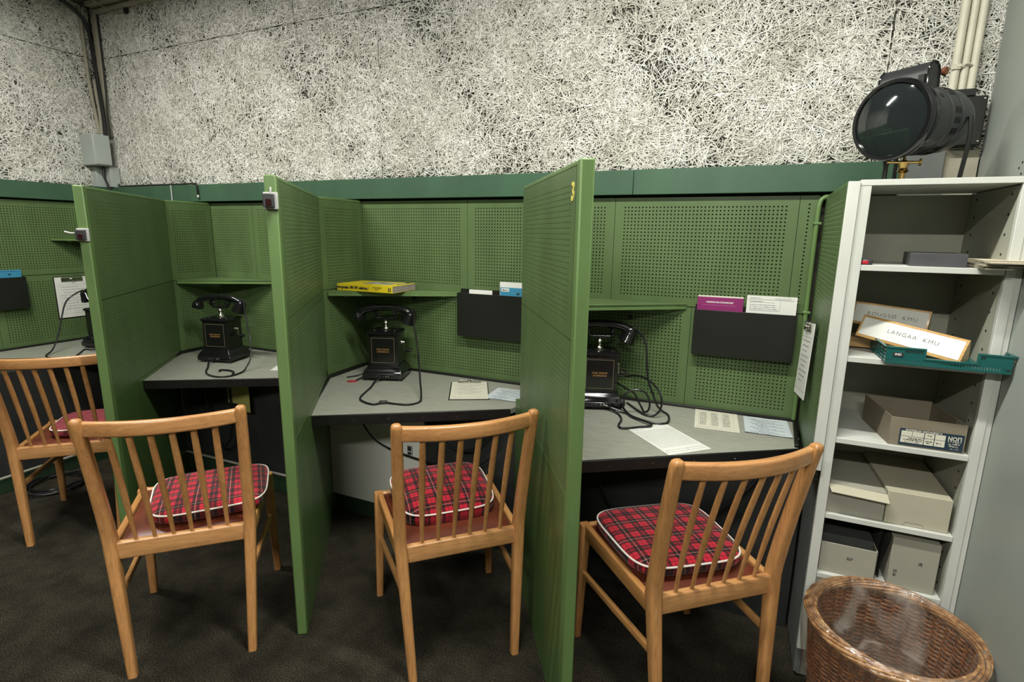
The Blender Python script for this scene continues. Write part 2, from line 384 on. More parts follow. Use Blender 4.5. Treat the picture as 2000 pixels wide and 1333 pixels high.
def strands(o, u, v, W, H, n, seams, seed, out):
    """curled flat strands of painted wood wool lying criss-cross in the board"""
    g = np.random.default_rng(seed)
    L = g.uniform(.020, .105, n); th = g.uniform(0, PI, n); k = g.normal(0, 13, n); w = g.uniform(.0007, .0019, n)
    cx = g.uniform(0, W, n); cy = g.uniform(0, H, n); dep = g.uniform(-.0085, .001, n); tl = g.normal(0, .06, n)
    keep = np.ones(n, bool)
    patch = np.sin(cx*5.1+1.3)*np.sin(cy*6.3+cx*2.2)+.6*np.sin(cx*13.7+cy*9.1)
    keep &= g.uniform(0, 1, n) < .70+.25*patch
    S = np.linspace(-.5, .5, 7)
    a = th[:,None]+k[:,None]*(S[None]*L[:,None])
    dx = np.cos(a); dy = np.sin(a); st = (L/6)[:,None]
    X = np.cumsum(dx*st, 1); Y = np.cumsum(dy*st, 1)
    X = X-X[:,3:4]+cx[:,None]; Y = Y-Y[:,3:4]+cy[:,None]
    Z = dep[:,None]+tl[:,None]*S[None]*L[:,None]
    for kind, a0, b0, b1 in seams:      # a strand does not bridge a joint between two boards
        A, B = (X, Y) if kind == 'v' else (Y, X)
        near = (B.mean(1) > b0) & (B.mean(1) < b1) & (g.uniform(0, 1, n) < .97)
        gap = g.uniform(.0018, .0065, n)[:,None]; hi = (A[:,3:4] > a0)
        C_ = np.where(hi, np.maximum(A, a0+gap), np.minimum(A, a0-gap)); C_ = np.where(near[:,None], C_, A)
        if kind == 'v': X = C_
        else: Y = C_
    keep &= (X.min(1) > 0) & (X.max(1) < W) & (Y.min(1) > 0) & (Y.max(1) < H)
    X, Y, Z, a, w = X[keep], Y[keep], Z[keep], a[keep], w[keep]
    nx, ny = -np.sin(a)*w[:,None], np.cos(a)*w[:,None]
    lat = np.stack([np.stack([X-nx, Y-ny, Z-.0012], 2), np.stack([X, Y, Z], 2), np.stack([X+nx, Y+ny, Z-.0012], 2)], 2)  # n,7,3,3
    m = len(X); P = lat.reshape(-1, 3)
    o = np.array(o, float); u = np.array(u, float); v = np.array(v, float); nn = np.array(out, float)
    P = o+P[:,:1]*u+P[:,1:2]*v+P[:,2:]*nn
    b = (np.arange(m)*21)[:,None,None]
    i = np.arange(6)[None,:,None]*3; j = np.arange(2)[None,None,:]
    q = b+i+j; F = np.stack([q, q+1, q+4, q+3], 3).reshape(-1, 4)
    me = bpy.data.meshes.new('wood_wool')
    me.vertices.add(len(P)); me.vertices.foreach_set('co', P.astype(np.float32).ravel())
    me.loops.add(F.size); me.loops.foreach_set('vertex_index', F.astype(np.int32).ravel())
    me.polygons.add(len(F)); me.polygons.foreach_set('loop_start', np.arange(0, F.size, 4, dtype=np.int32))
    me.update(calc_edges=True); me.validate()
    me.materials.append(M['strand']); ob = bpy.data.objects.new('wood_wool', me); COL.objects.link(ob); ob['kind'] = 'stuff'; return ob
Wb = .78-XL; Hb = 1.165
ob = strands((XL, YB-.0105, 1.72), (1,0,0), (0,0,1), Wb, Hb, 100000,
    [('h', .835, 0, 9), ('v', -1.81-XL, 0, .835), ('v', -2.36-XL, .835, 2), ('v', -3.75-XL, .74, .84), ('v', .40-XL, 0, .835)], 3, (0,-1,0))
ob.parent = wall_back
ob = strands((XL+.0105, .6, 1.72), (0,1,0), (0,0,1), 1.8, Hb, 37000, [('h', .835, 0, 9), ('v', .55, .835, 2)], 5, (1,0,0))
ob.parent = wall_left

# green rail along both walls above the pegboard, with black joint below it
structure('trim_1', MB().box(-4.05,2.352,1.624, -.471,YB,1.727).box(-.4695,2.352,1.624, .47,YB,1.727), 'green_rail', bevel=.002)
structure('trim_2', MB().box(XL,.5,1.624, -4.062,2.352,1.727), 'green_rail', bevel=.002)
# boxed-out lower wall under the desks
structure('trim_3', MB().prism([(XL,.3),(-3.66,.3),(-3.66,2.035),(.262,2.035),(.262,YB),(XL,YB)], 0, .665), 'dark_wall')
structure('baseboard_back', MB().box(-3.66,2.022,0, -.95,2.034,.088), 'skirting', bevel=.002)
structure('baseboard_left', MB().box(-3.659,.3,0, -3.647,2.02,.078), 'skirting', bevel=.002)

# perforated wall linings
lin = root('pegboard_lining', 'green perforated hardboard lining on the long wall at the back of the booths', 'pegboard', (-1.9,YB,.71))
xs = [-4.085,-3.485,-2.755,-2.02,-1.286,-.548,.17,.238]
for a, b in zip(xs, xs[1:]):
    sub('perforated_sheet', pegsheet((a+.001,2.382,1.157), (1,0,0), (0,0,1), b-a-.002, .456, m=.022 if b-a < .2 else .032), 'green', lin, smooth=0)
xs = [-4.085,-3.84,-3.11,-2.38,-1.654,-.925,-.195,.238]
for a, b in zip(xs, xs[1:]):
    sub('perforated_sheet', pegsheet((a+.001,2.382,.712), (1,0,0), (0,0,1), b-a-.002, .441, m=.03), 'green', lin, smooth=0)
sub('backing_board', MB().box(-4.09,2.390,.672, .238,2.412,1.622), 'core', lin, smooth=0)
lin2 = root('pegboard_lining', 'green perforated hardboard lining on the left side wall', 'pegboard', (XL,1.5,.71))
ys = [2.378,1.65,.92]
for a, b in zip(ys, ys[1:]):
    sub('perforated_sheet', pegsheet((-4.088,b+.001,1.157), (0,1,0), (0,0,1), a-b-.002, .456), 'green', lin2, smooth=0)
    sub('perforated_sheet', pegsheet((-4.088,b+.001,.712), (0,1,0), (0,0,1), a-b-.002, .441), 'green', lin2, smooth=0)
sub('backing_board', MB().box(-4.128,.92,.672, -4.096,2.38,1.622), 'core', lin2, smooth=0)

# ================================================================ partitions
T = .036
def partition(label, face, front, kink, wing_y, low_y, tops, seams, low_seam, extras=None):
    """face 'R': front/kink give the right-hand face line; 'L': the left-hand face line (seen from the seats)"""
    f = Vector(front); k = Vector(kink); d = (k-f).normalized(); L = (k-f).length
    rgt = Vector((d.y, -d.x)) ; lft = -rgt
    if face == 'R': fr, fl = f, f+lft*T
    else: fl, fr = f, f+rgt*T
    P = root('booth_partition', label, 'partition', (f.x, f.y, 0))
    zt = tops; zs = seams; LL = (low_y-f.y)/d.y
    post = .034
    sub('front_post', MB().prism([tuple(fl), tuple(fr), tuple(fr+d*post), tuple(fl+d*post)], .0, zt), 'green_edge', P, bevel=.004)
    a = .034
    ins = .009
    sub('top_cap', MB().prism([tuple(fl+d*a), tuple(fr+d*a), tuple(fr+d*L), tuple(fl+d*L)], zt-.014, zt-.002), 'green_edge', P, bevel=.002)
    sub('inner_core', MB().prism([tuple(fl+d*a+rgt*ins), tuple(fr+d*a+lft*ins), tuple(fr+d*(L-.004)+lft*ins), tuple(fl+d*(L-.004)+rgt*ins)], low_seam, zt-.014), 'core', P, smooth=0)
    # perforated sheets, both sides
    for (p0, uvec, outw) in ((fr+d*(a+.001), d, 1), (fl+d*L, -d, -1)):
        for z0, z1 in ((zs+.0015, zt-.0145), (low_seam+.0015, zs-.0015)):
            sub('perforated_sheet', pegsheet((p0.x,p0.y,z0), (uvec.x,uvec.y,0), (0,0,1), L-a-.002, z1-z0, m=.035), 'green', P, smooth=0)
    sub('plain_panel', MB().prism([tuple(fl+d*a), tuple(fr+d*a), tuple(fr+d*LL), tuple(fl+d*LL)], .0, low_seam-.0015), 'green_low', P, bevel=.0015)
    # wing back to the wall
    kr = fr+d*L; kl = fl+d*L
    xr = kr.x-.012 if face == 'R' else kr.x-.02; xl = kl.x-.012 if face == 'R' else kl.x-.02
    yr = wing_y
    for (p, q, s) in (((kr.x,kr.y),(xr,yr),1), ((kl.x,kl.y),(xl,yr),-1)):
        dd = Vector((q[0]-p[0], q[1]-p[1])); W = dd.length; dd.normalize()
        o0, uu = ((p, dd) if s == 1 else (q, -dd))
        for z0, z1 in ((zs+.0015, zt-.0145), (.725, zs-.0015)):
            sub('perforated_sheet', pegsheet((o0[0],o0[1],z0), (uu.x,uu.y,0), (0,0,1), W, z1-z0, m=.032), 'green', P, smooth=0)
    sub('wing_core', MB().prism([(kl.x+.008,kl.y+.004),(kr.x-.008,kr.y+.004),(xr-.008,yr),(xl+.008,yr)], .722, zt-.014), 'core', P, smooth=0)
    sub('wing_cap', MB().prism([(kl.x,kl.y),(kr.x,kr.y),(xr,yr),(xl,yr)], zt-.014, zt-.002), 'green_edge', P, bevel=.002)
    return P, f, d, rgt, fl, fr, L
P1, *g1 = partition('green perforated partition left of the middle, its white switch box halfway down the post', 'R', (-2.457,1.324), (-3.10,2.085), 2.376, 2.016, 1.618, 1.152, .728)
P2, *g2 = partition('green perforated partition between the two middle telephones, dark switch box near the top of its post', 'R', (-1.348,1.262), (-1.922,2.05), 2.376, 2.016, 1.619, 1.163, .752)
P3, *g3 = partition('tallest nearest green perforated partition, painted with a yellow numeral 3', 'L', (-.378,1.262), (-.798,1.927), 2.376, 2.016, 1.630, 1.183, .758)
for P, g, z in ((P1, g1, 1.423), (P2, g2, 1.541)):
    f, d, rgt, fl, fr, L = g
    c = (fl+fr)/2-d*.002; m = frame((c.x, c.y, z), (rgt.x, rgt.y, 0), (0,0,1))
    ib = sub('switch_plate', MB().merge(MB().box(-.021,-.006,-.026, .021,.004,.026), m), 'white_plastic', P, bevel=.002, label='white mounting plate of the switch box')
    sub('switch_housing', MB().merge(MB().box(-.019,-.026,-.020, .012,-.004,.020), m), 'grey_plastic', ib, bevel=.002)
    sub('red_lens', MB().merge(MB().box(-.010,-.0285,-.016, .006,-.024,.004), m), 'red_lens', ib, bevel=.001)
    if P is P1:
        pts = [tuple(m @ Vector(q)) for q in ((-.018,-.014,.008),(-.035,-.012,.006),(-.055,-.004,.010),(-.062,.0,.012))]
    else:
        pts = [tuple(m @ Vector(q)) for q in ((0,-.003,.024),(.001,-.003,.033),(.001,-.001,.040))]
    sub('short_cable', MB().tube(catmull(pts, 4), .0035, 8), 'white_plastic', ib)
f, d, rgt, fl, fr, L = g3
c = fl+d*.062-rgt*.0006
tm = textmesh('3', .062, .0012, bold=.0018)
sub('numeral', MB().merge(tm, frame((c.x, c.y, 1.555), (-d.x, -d.y, 0), (0,0,1))), 'num_yellow', P3, smooth=0, label='yellow painted numeral 3')

P4 = root('booth_side_panel', 'green perforated side panel closing the right-hand booth beside the white bookcase', 'partition', (.25,1.78,.72))
sub('perforated_sheet', pegsheet((.256,2.376,1.166), (-.0267,-1,0), (0,0,1), .594, .438), 'green', P4, smooth=0)
sub('perforated_sheet', pegsheet((.256,2.376,.716), (-.0267,-1,0), (0,0,1), .594, .447), 'green', P4, smooth=0)
sub('inner_core', MB().prism([(.246,1.784),(.2655,1.784),(.2655,2.376),(.262,2.376)], .716, 1.600), 'core', P4, smooth=0)
sub('front_edge', MB().prism([(.2405,1.772),(.2695,1.772),(.2695,1.783),(.2407,1.783)], .752, 1.608), 'white_paint', P4, bevel=.001, label='white painted front edge')
sub('top_cap', MB().prism([(.240,1.783),(.2695,1.783),(.2695,2.376),(.256,2.376)], 1.600, 1.608), 'green_edge', P4)

# ================================================================ desks and shelves
def along(mb, pts, z0, z1, t, side=1):
    for p, q in zip(pts, pts[1:]): mb.wallbox(p, q, t, z0, z1, side)
    return mb
GD = 'laminate desks in the booths'
def desk(label, poly, fi, strips, n_screw):
    """poly counter-clockwise; edge fi is the front; strips = list of edges with black upstand"""
    A = poly[fi]; B = poly[(fi+1) % len(poly)]
    D = root('corner_desk', label, 'desk', (sum(p[0] for p in poly)/len(poly), sum(p[1] for p in poly)/len(poly), .67), group=GD)
    sub('desktop', MB().prism(poly, .686, .710), 'laminate', D, bevel=.001)
    e = sub('front_edging', MB().wallbox(A, B, .010, .668, .7105, -1), 'black_edge', D, bevel=.0015)
    d = (Vector(B)-Vector(A)); L = d.length; d.normalize(); n = Vector((d.y, -d.x))
    for i in range(n_screw):
        c = Vector(A)+d*(L*(i+.35)/n_screw)+n*.010
        sub('screw', MB().lathe([(0,.0),(.0018,.0),(.0014,.0008),(0,.001)], (c.x, c.y, .688), 8, axis=(n.x, n.y, 0)), 'chrome', e)
    for i in strips:
        p, q = Vector(poly[i]), Vector(poly[(i+1) % len(poly)])
        sub('edge_strip', MB().wallbox(p, q, .014, .709, .722, 1), 'black_edge', D, bevel=.002)
    u = Vector(A).lerp(Vector(B), .5)-n*.2
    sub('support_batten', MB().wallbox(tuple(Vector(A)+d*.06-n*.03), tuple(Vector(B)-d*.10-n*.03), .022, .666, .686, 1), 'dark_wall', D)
    return D
desk('grey laminate desk in the far left booth with a black rim', [(-4.086,1.40),(-3.155,1.97),(-3.145,2.378),(-4.086,2.378)], 0, (1,2,3), 4)
desk('grey laminate desk of the second booth, triangular, with a white slip at its right end', [(-2.745,1.568),(-1.99,2.03),(-1.972,2.375),(-3.108,2.375),(-3.096,2.074)], 0, (2,3,4), 4)
desk('grey laminate desk of the third booth holding a clipboard and a red tag', [(-1.592,1.558),(-.875,2.008),(-.862,2.052),(-.838,2.375),(-1.930,2.375),(-1.918,2.044)], 0, (3,4,5), 6)
desk('grey laminate desk of the right-hand booth with loose forms and coiled cord', [(-.538,1.563),(.236,2.063),(.250,2.375),(-.782,2.375),(-.758,1.945)], 0, (1,2,3), 6)

def shelf(label, A, B, C, z, hook=None):
    """triangular corner shelf: A at the partition, B at the wall, C the corner"""
    S = root('corner_shelf', label, 'shelf', (C[0], C[1], z-.022), group='green triangular corner shelves')
    sub('shelf_board', MB().prism([A, B, C], z-.012, z), 'green', S, bevel=.001)
    sub('front_lip', MB().wallbox(A, B, .010, z-.024, z+.0005, 1), 'green_edge', S, bevel=.002)
    c = Vector(A).lerp(Vector(B), .12); e = Vector(A).lerp(Vector(B), .86)
    for q in (c, e): sub('bracket', MB().box(q.x-.012, q.y+.012, z-.030, q.x+.012, q.y+.03, z-.012), 'green', S, bevel=.001)
    if hook: sub('hook', MB().lathe([(0,0),(.009,.002),(.009,.010),(.004,.012),(.004,.02),(0,.02)], hook, 10, axis=(0,-1,0)), 'black_metal', S)
    return S
shelf('green corner shelf high up in the far left booth', (-4.084,1.975), (-3.50,2.378), (-4.084,2.378), 1.392)
shelf('empty green corner shelf above the second booth telephone', (-3.088,2.095), (-2.60,2.378), (-3.092,2.378), 1.157)
shelf('green corner shelf carrying the yellow directory', (-1.908,2.065), (-1.33,2.378), (-1.92,2.378), 1.157, hook=(-1.60,2.376,1.11))
shelf('empty green corner shelf above the right-hand booth telephone', (-.766,2.00), (-.215,2.378), (-.775,2.378), 1.168, hook=(-.45,2.376,1.095))

# ================================================================ small wall fittings
def pocket(label, o, u, W, z0, z1, dep=.045):
    """sheet metal wall pocket; o = left rear corner, u = direction along the wall, seen from the front"""
    u = Vector((*u, 0)); m = frame((*o, 0), u, (0,0,1))
    K = root('wall_pocket', label, 'wall pocket', (o[0], o[1], z0), group='black metal wall pockets')
    sub('back_plate', MB().merge(MB().box(0,-.002,z0, W,0,z1+.018), m), 'black_metal', K)
    sub('front_plate', MB().merge(MB().box(0,-dep,z0, W,-dep+.002,z1), m), 'black_metal', K, bevel=.0008)
    b = MB().merge(MB().box(0,-dep+.002,z0, .002,-.002,z1), m).merge(MB().box(W-.002,-dep+.002,z0, W,-.002,z1), m)
    sub('side_plates', b, 'black_metal', K)
    sub('bottom_plate', MB().merge(MB().box(.002,-dep+.002,z0, W-.002,-.002,z0+.002), m), 'black_metal', K)
    return K
pocket('black metal wall pocket in the far left booth holding a blue booklet', (-4.087,1.40), (0,1), .40, .962, 1.152)
pocket('black metal wall pocket beside the yellow directory, holding a white and blue booklet', (-1.322,2.381), (1,0), .385, .938, 1.158)
pocket('black metal wall pocket in the right-hand booth holding a magenta booklet', (-.180,2.381), (1,0), .385, .962, 1.153)

def lines(m, rects, mat, parent, name='printed_lines', lab=None):
    b = MB()
    for x0, z0, x1, z1 in rects: b.merge(MB().box(x0,-.0003,z0, x1,.0002,z1), m)
    return sub(name, b, mat, parent, smooth=0, label=lab)
def scribble(x0, z, x1, h, seed):
    r = random.Random(seed); o = []; x = x0
    while x < x1:
        w = r.uniform(.002,.007); o.append((x, z+r.uniform(-.0006,.0006), min(x+w, x1), z+h*r.uniform(.5,1))); x += w+r.uniform(.0008,.003)
    return o
# booklets in the pockets
def booklet(label, o, u, W, z0, z1, mat, t=.006, cream=True):
    m = frame((*o, 0), (*u, 0), (0,0,1))
    B = root('booklet', label, 'booklet', (o[0], o[1], z0), group='booklets in the wall pockets')
    sub('cover', MB().merge(MB().box(0,-t,z0, W,-t+.001,z1-(.006 if cream else 0)), m), mat, B)
    sub('inner_pages', MB().merge(MB().box(.001,-t+.001,z0, W-.001,0,z1), m), 'paper_cream', B)
    return B, m
b, m = booklet('magenta booklet with white title standing in the right-hand wall pocket', (-.172,2.362), (1,0), .178, .975, 1.212, 'purple')
tt = textmesh('HANDBOG FOR CIVILFORSVARET', .0085, .0006, bold=.0003, squash=.82)
sub('title', MB().merge(tt, m @ Matrix.Translation((.088,-.0065,1.185))), 'white_ink', b, smooth=0, label='small white capital lettering of the title')
lines(m @ Matrix.Translation((0,-.0063,0)), [(.02,1.172,.15,1.1733)], 'pink_ink', b, 'title_rule')
b, m = booklet('white printed form pad standing beside the magenta booklet', (.018,2.362), (1,0), .182, .975, 1.222, 'paper', cream=False)
mm = m @ Matrix.Translation((0,-.0065,0))
lines(mm, [(.006,1.207,.172,1.2077),(.01,1.196,.10,1.1965),(.122,1.164,.1226,1.205),(.012,1.163,.123,1.1636)]+scribble(.012,1.212,.05,.002,1)+scribble(.10,1.212,.16,.002,2)+scribble(.012,1.199,.06,.002,3)+scribble(.012,1.185,.11,.002,4)+scribble(.012,1.177,.11,.002,9)+scribble(.012,1.169,.115,.002,5), 'ink', b)
b, m = booklet('blue and white booklet standing in the wall pocket beside the directory shelf', (-1.092,2.362), (1,0), .13, .95, 1.222, 'paper', cream=False)
mm = m @ Matrix.Translation((0,-.0066,0))
lines(mm, [(.002,.96,.128,1.196)], 'blue', b, 'blue_field', 'teal blue lower field of the cover')
lines(mm @ Matrix.Translation((0,-.0004,0)), [(.008,1.176,.05,1.192)], 'paper', b, 'small_label')
lines(mm @ Matrix.Translation((0,-.0008,0)), scribble(.011,1.180,.045,.008,8)+[(.09,1.163,.104,1.172)], 'inkdark', b, 'printed_marks')
b, m = booklet('small white card lying low in the wall pocket beside the directory shelf', (-1.262,2.362), (1,0), .128, .95, 1.176, 'paper', cream=False)
b, m = booklet('blue booklet standing in the far left wall pocket', (-4.062,1.58), (0,1), .205, .975, 1.197, 'blue', cream=False)
lines(m @ Matrix.Translation((0,-.0066,0)), [(.14,1.166,.155,1.173),(.02,1.187,.19,1.188)], 'navy', b)

def clipboard(label, P, zdir, W, H, paper='paper', face=0, seed=0, hang=False, group='clipboards'):
    """P = lower left corner of the board, frame axes x right / z up the sheet; faces -y of the frame"""
    B = root('clipboard', label, 'clipboard', tuple(P.translation), group=group)
    sub('board', MB().merge(MB().box(0,-.003,0, W,0,H), P), 'black_edge', B, bevel=.001)
    pp = sub('paper_sheet', MB().merge(MB().box(.006,-.0045,.006, W-.004,-.003,H-.004), P), paper, B)
    Q = P @ Matrix.Translation((0,-.0047,0)); rc = []
    for i in range(9): rc += scribble(.03+.01*(i % 3), H-.07-.018*i, W-.03-.02*((i*7+seed) % 3), .003, seed+i)
    rc += [(.015,.03,W-.015,.0304),(.015,H-.055,W-.015,H-.0545)]+[(.03+.022*i,.03,.0303+.022*i,H*.55) for i in range(int((W-.05)/.022))]
    lines(Q, rc, 'ink', pp)
    c = sub('clip', MB().merge(MB().box(W*.2,-.010,H-.032, W*.8,-.006,H-.008), P).merge(MB().tube([(W*.22,-.006,H-.006),(W*.22,-.013,H-.004),(W*.78,-.013,H-.004),(W*.78,-.006,H-.006)], .0022, 6), P).merge(MB().lathe([(0,0),(.010,0),(.011,.006),(.004,.010),(0,.010)], (W/2,-.010,H-.02), 12, axis=(0,-1,0)), P), 'chrome', B, bevel=.0008)
    return B
def ondesk(tl, tr, bl, z):
    x = Vector((tr[0]-tl[0], tr[1]-tl[1], 0)); up = Vector((tl[0]-bl[0], tl[1]-bl[1], 0)); return frame((bl[0], bl[1], z), x, up), x.length, up.length
def fx(m):  # make -y of the frame the upward face
    return m
def deskframe(tl, tr, bl, z):
    x = Vector((tr[0]-tl[0], tr[1]-tl[1], 0)).normalized(); n = Vector((0,0,1)); zz = n.cross(x)
    m = Matrix.Identity(4)
    for i, a in enumerate((x, -n, zz)):
        for k in range(3): m[k][i] = a[k]
    m.translation = Vector((bl[0], bl[1], z)); return m, (Vector(tr)-Vector(tl)).length, (Vector(tl)-Vector(bl)).length
m, W, H = deskframe((-1.33,2.264), (-1.165,2.350), (-1.175,1.992), .7105)
clipboard('clipboard with a filled-in cream form lying on the third booth desk', m, None, .185, .292, 'paper_cream', seed=3)
m, W, H = deskframe((-4.075,1.96), (-4.075,2.12), (-4.075,1.96), .866)
m = frame((-4.088,1.957,.862), (0,1,0), (0,0,1))
clipboard('clipboard with a white form hanging on the far left wall beside the hidden telephone', m, None, .205, .275, seed=5)
x = Vector((.241-.2262, 2.0-2.2, .02)); up = Vector((.226-.2137, 0, .265))
m = frame((.2145,2.2,.878), x, up)
clipboard('clipboard with a long curled list hanging at the right side panel of the last booth', m, None, .195, .275, seed=9)

def sheet(name, label, tl, tr, bl, z, W, H, mat, seed, kind=0, cat='paper', under=None, group='loose papers on the desks', curl=0):
    m, _, _ = deskframe(tl, tr, bl, z)
    S = root(name, label, cat, (bl[0], bl[1], z), group=group)
    g = MB(); n = 10; vs = []; fs = []
    for i in range(n+1):
        for j in range(n+1):
            x, y = W*i/n, H*j/n
            h = curl*((abs(i/n-.5)*2)**3*.5+.25*math.sin(i*1.3+j*.9+seed)+.25)
            vs.append((x, -.0008-h, y))
    for i in range(n):
        for j in range(n): a = i*(n+1)+j; fs.append((a, a+n+1, a+n+2, a+1))
    k = len(vs); vs += [(x, y0+.0007, z0) for x, y0, z0 in vs]; fs += [tuple(q+k for q in f[::-1]) for f in fs]
    g.add(vs, fs)
    sub('sheet_surface', MB().merge(g, m), mat, S)
    rc = []; mm = m @ Matrix.Translation((0,-.0011-curl*.75,0))
    if kind == 1:   # ruled list
        rc = [(.008,H-.05-.0095*i,W-.008,H-.0496-.0095*i) for i in range(int((H-.10)/.0095))]+[(.012,.018,W-.012,.0186),(.012,.034,W-.012,.0346),(.012,.018,.0126,.034),(.10,.018,.1006,.034),(W*.5,H-.03,W*.5+.0005,H-.012),(W*.5,H-.012,W-.02,H-.0114)]+scribble(.01,H-.03,.06,.003,seed)
        lines(mm, rc, 'ink', S)
    elif kind == 2:  # form with three columns of writing
        for c in range(3):
            for i in range(14): rc += scribble(.02+.045*c, H-.05-.012*i, .046+.045*c, .004, seed+c*20+i)
        lines(mm, rc, 'inkdark' if curl == 0 else 'ink', S)
        lines(mm, [(.01,H-.025,W-.01,H-.0245),(.01,.02,W-.01,.0204)]+[(.015+.045*c,.02,.0154+.045*c,H-.025) for c in range(4)], 'ink', S, 'ruled_columns')
    elif kind == 3:
        for i in range(14): rc += scribble(.02+.01*(i % 4), H-.03-.013*i, W-.02-.03*((i*5) % 3), .0022, seed+i)
        lines(mm, rc, 'ink', S)
    return S
sheet('ruled_pad', 'long white ruled pad lying nearest the desk edge in the right-hand booth', (-.362,1.985), (-.232,2.108), (-.182,1.792), .7105, .180, .272, 'paper', 31, 1, cat='pad')
sheet('form', 'cream form with three columns of writing on the right-hand desk', (-.185,2.362), (-.030,2.372), (-.128,2.118), .7105, .168, .255, 'paper_cream', 41, 2)
sheet('form', 'bluish white form farthest right on the right-hand desk', (.024,2.345), (.187,2.352), (.057,2.147), .7125, .166, .20, 'paper_blue', 51, 3, curl=.002)
sheet('backing_sheet', 'grey sheet under the bluish form on the right-hand desk', (.05,2.352), (.215,2.358), (.072,2.150), .7103, .172, .205, 'card_mid', 61, 0)
sheet('form', 'bluish white form beside the clipboard on the third booth desk', (-1.085,2.262), (-.925,2.270), (-1.045,2.092), .7125, .165, .175, 'paper_blue', 71, 3, curl=.001)
sheet('backing_sheet', 'grey sheet under the bluish form on the third booth desk', (-1.075,2.30), (-.925,2.305), (-1.03,2.10), .7103, .15, .20, 'card_mid', 81, 0)
sheet('paper_slip', 'white paper slip at the right end of the second booth desk', (-2.385,2.10), (-2.23,2.18), (-2.30,2.02), .7105, .18, .10, 'paper', 91, 0)

# yellow telephone directory on the shelf
DB = root('telephone_directory', 'thick yellow soft-cover directory lying on the corner shelf of the third booth', 'book', (-1.708,2.132,1.1585), rz=R(.8))
def dbox(x0,y0,z0,x1,y1,z1): return MB().box(x0,y0,z0,x1,y1,z1)
Ld, Wd, Hd = .338, .205, .034
sub('page_block', dbox(-.195,.004,.0015, -.195+Ld-.002,Wd-.003,Hd-.0015), 'pages', DB, world=False)
cov = MB().box(-.196,0,Hd-.0015, -.196+Ld,Wd,Hd).box(-.196,0,0, -.196+Ld,Wd,.0015).box(-.196,-.0015,0, -.196+Ld,.001,Hd)
sub('cover', cov, 'yellow', DB, world=False, bevel=.0008)
sub('cover_photograph', dbox(-.09,.06,Hd, .075,.165,Hd+.0004), 'photo_grey', DB, world=False, label='grey photograph on the cover')
nb = sub('navy_band', dbox(.092,.10,Hd+.0002, .120,Wd-.002,Hd+.0006), 'navy', DB, world=False)
sub('band_stripes', dbox(.099,.115,Hd+.0006, .103,.17,Hd+.0008).box(.109,.115,Hd+.0006,.113,.17,Hd+.0008), 'white_ink', nb, world=False)
tx = textmesh('Nyborgkredsen 1989-1990  telefonbog 1', .0195, .0006, bold=.0007, squash=.62)
sub('spine_title', MB().merge(tx, Matrix.Translation((-.098,-.002,.017))), 'inkdark', DB, world=False, smooth=0, label='black bold lettering on the spine')
tx = textmesh('DE LOKALE SIDER\nog navne', .0075, .0006, squash=.9)
sub('spine_subtitle', MB().merge(tx, Matrix.Translation((.050,-.002,.019))), 'inkdark', DB, world=False, smooth=0)
sub('spine_blocks', MB().box(.118,-.0022,.005, .123,-.001,.026).box(.128,-.0022,.005,.133,-.001,.026), 'inkdark', DB, world=False)
tx = textmesh('Navne', .014, .0004, bold=.0004)
sub('cover_lettering', MB().merge(tx, Matrix.Translation((-.02,.022,Hd+.0004)) @ Matrix.Rotation(-PI/2, 4, 'X')), 'inkdark', DB, world=False, smooth=0)

# ================================================================ bookcase and tall cabinet
BC = root('bookcase', 'narrow white open bookcase with six openings beside the booths', 'bookcase', (.46,1.96,0))
y0, y1 = 1.78, 2.13
xr_ = .62
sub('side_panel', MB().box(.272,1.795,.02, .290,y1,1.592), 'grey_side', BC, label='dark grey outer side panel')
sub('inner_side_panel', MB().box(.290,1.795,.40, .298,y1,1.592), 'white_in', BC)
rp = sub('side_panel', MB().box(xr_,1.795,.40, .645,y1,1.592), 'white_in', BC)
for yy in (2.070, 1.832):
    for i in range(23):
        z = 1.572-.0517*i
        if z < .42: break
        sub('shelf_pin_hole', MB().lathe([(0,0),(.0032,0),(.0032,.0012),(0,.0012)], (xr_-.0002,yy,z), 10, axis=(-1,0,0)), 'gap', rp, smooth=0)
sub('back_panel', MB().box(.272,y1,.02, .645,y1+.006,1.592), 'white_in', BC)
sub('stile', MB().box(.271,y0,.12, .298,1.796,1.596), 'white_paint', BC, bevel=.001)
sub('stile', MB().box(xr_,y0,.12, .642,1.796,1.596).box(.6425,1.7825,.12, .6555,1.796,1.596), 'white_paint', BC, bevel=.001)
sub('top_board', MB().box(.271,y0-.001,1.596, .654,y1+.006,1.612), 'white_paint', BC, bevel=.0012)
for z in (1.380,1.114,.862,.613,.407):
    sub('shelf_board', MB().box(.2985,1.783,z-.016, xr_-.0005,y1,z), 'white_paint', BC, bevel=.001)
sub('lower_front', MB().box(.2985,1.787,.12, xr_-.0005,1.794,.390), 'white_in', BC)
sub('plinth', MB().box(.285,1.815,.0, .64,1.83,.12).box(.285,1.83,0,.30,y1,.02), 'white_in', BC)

TC = root('tall_cabinet', 'tall grey-green cabinet side rising past the bookcase to the ceiling', 'cabinet', (.9,1.5,0))
side = sub('side_panel', MB().prism([(.6565,.55),(.6565,1.78),(.706,2.40),(.73,2.40),(.73,.55)], .0, 2.86), 'grey_cab', TC, bevel=.001)
sub('cabinet_body', MB().box(.732,.55,.0, 1.28,2.38,2.86), 'grey_cab', TC)
for (yy, z) in ((1.945,1.700),(1.955,1.665),(1.975,1.652),(1.95,1.634),(1.93,1.735),(1.93,1.79),(1.93,1.85),(1.93,1.91)):
    x = .6565+(yy-1.78)*.0798
    sub('shelf_pin_hole', MB().lathe([(0,0),(.0032,0),(.0032,.0012),(0,.0012)], (x-.0002,yy,z), 10, axis=(-1,0,0)), 'gap', side, smooth=0)

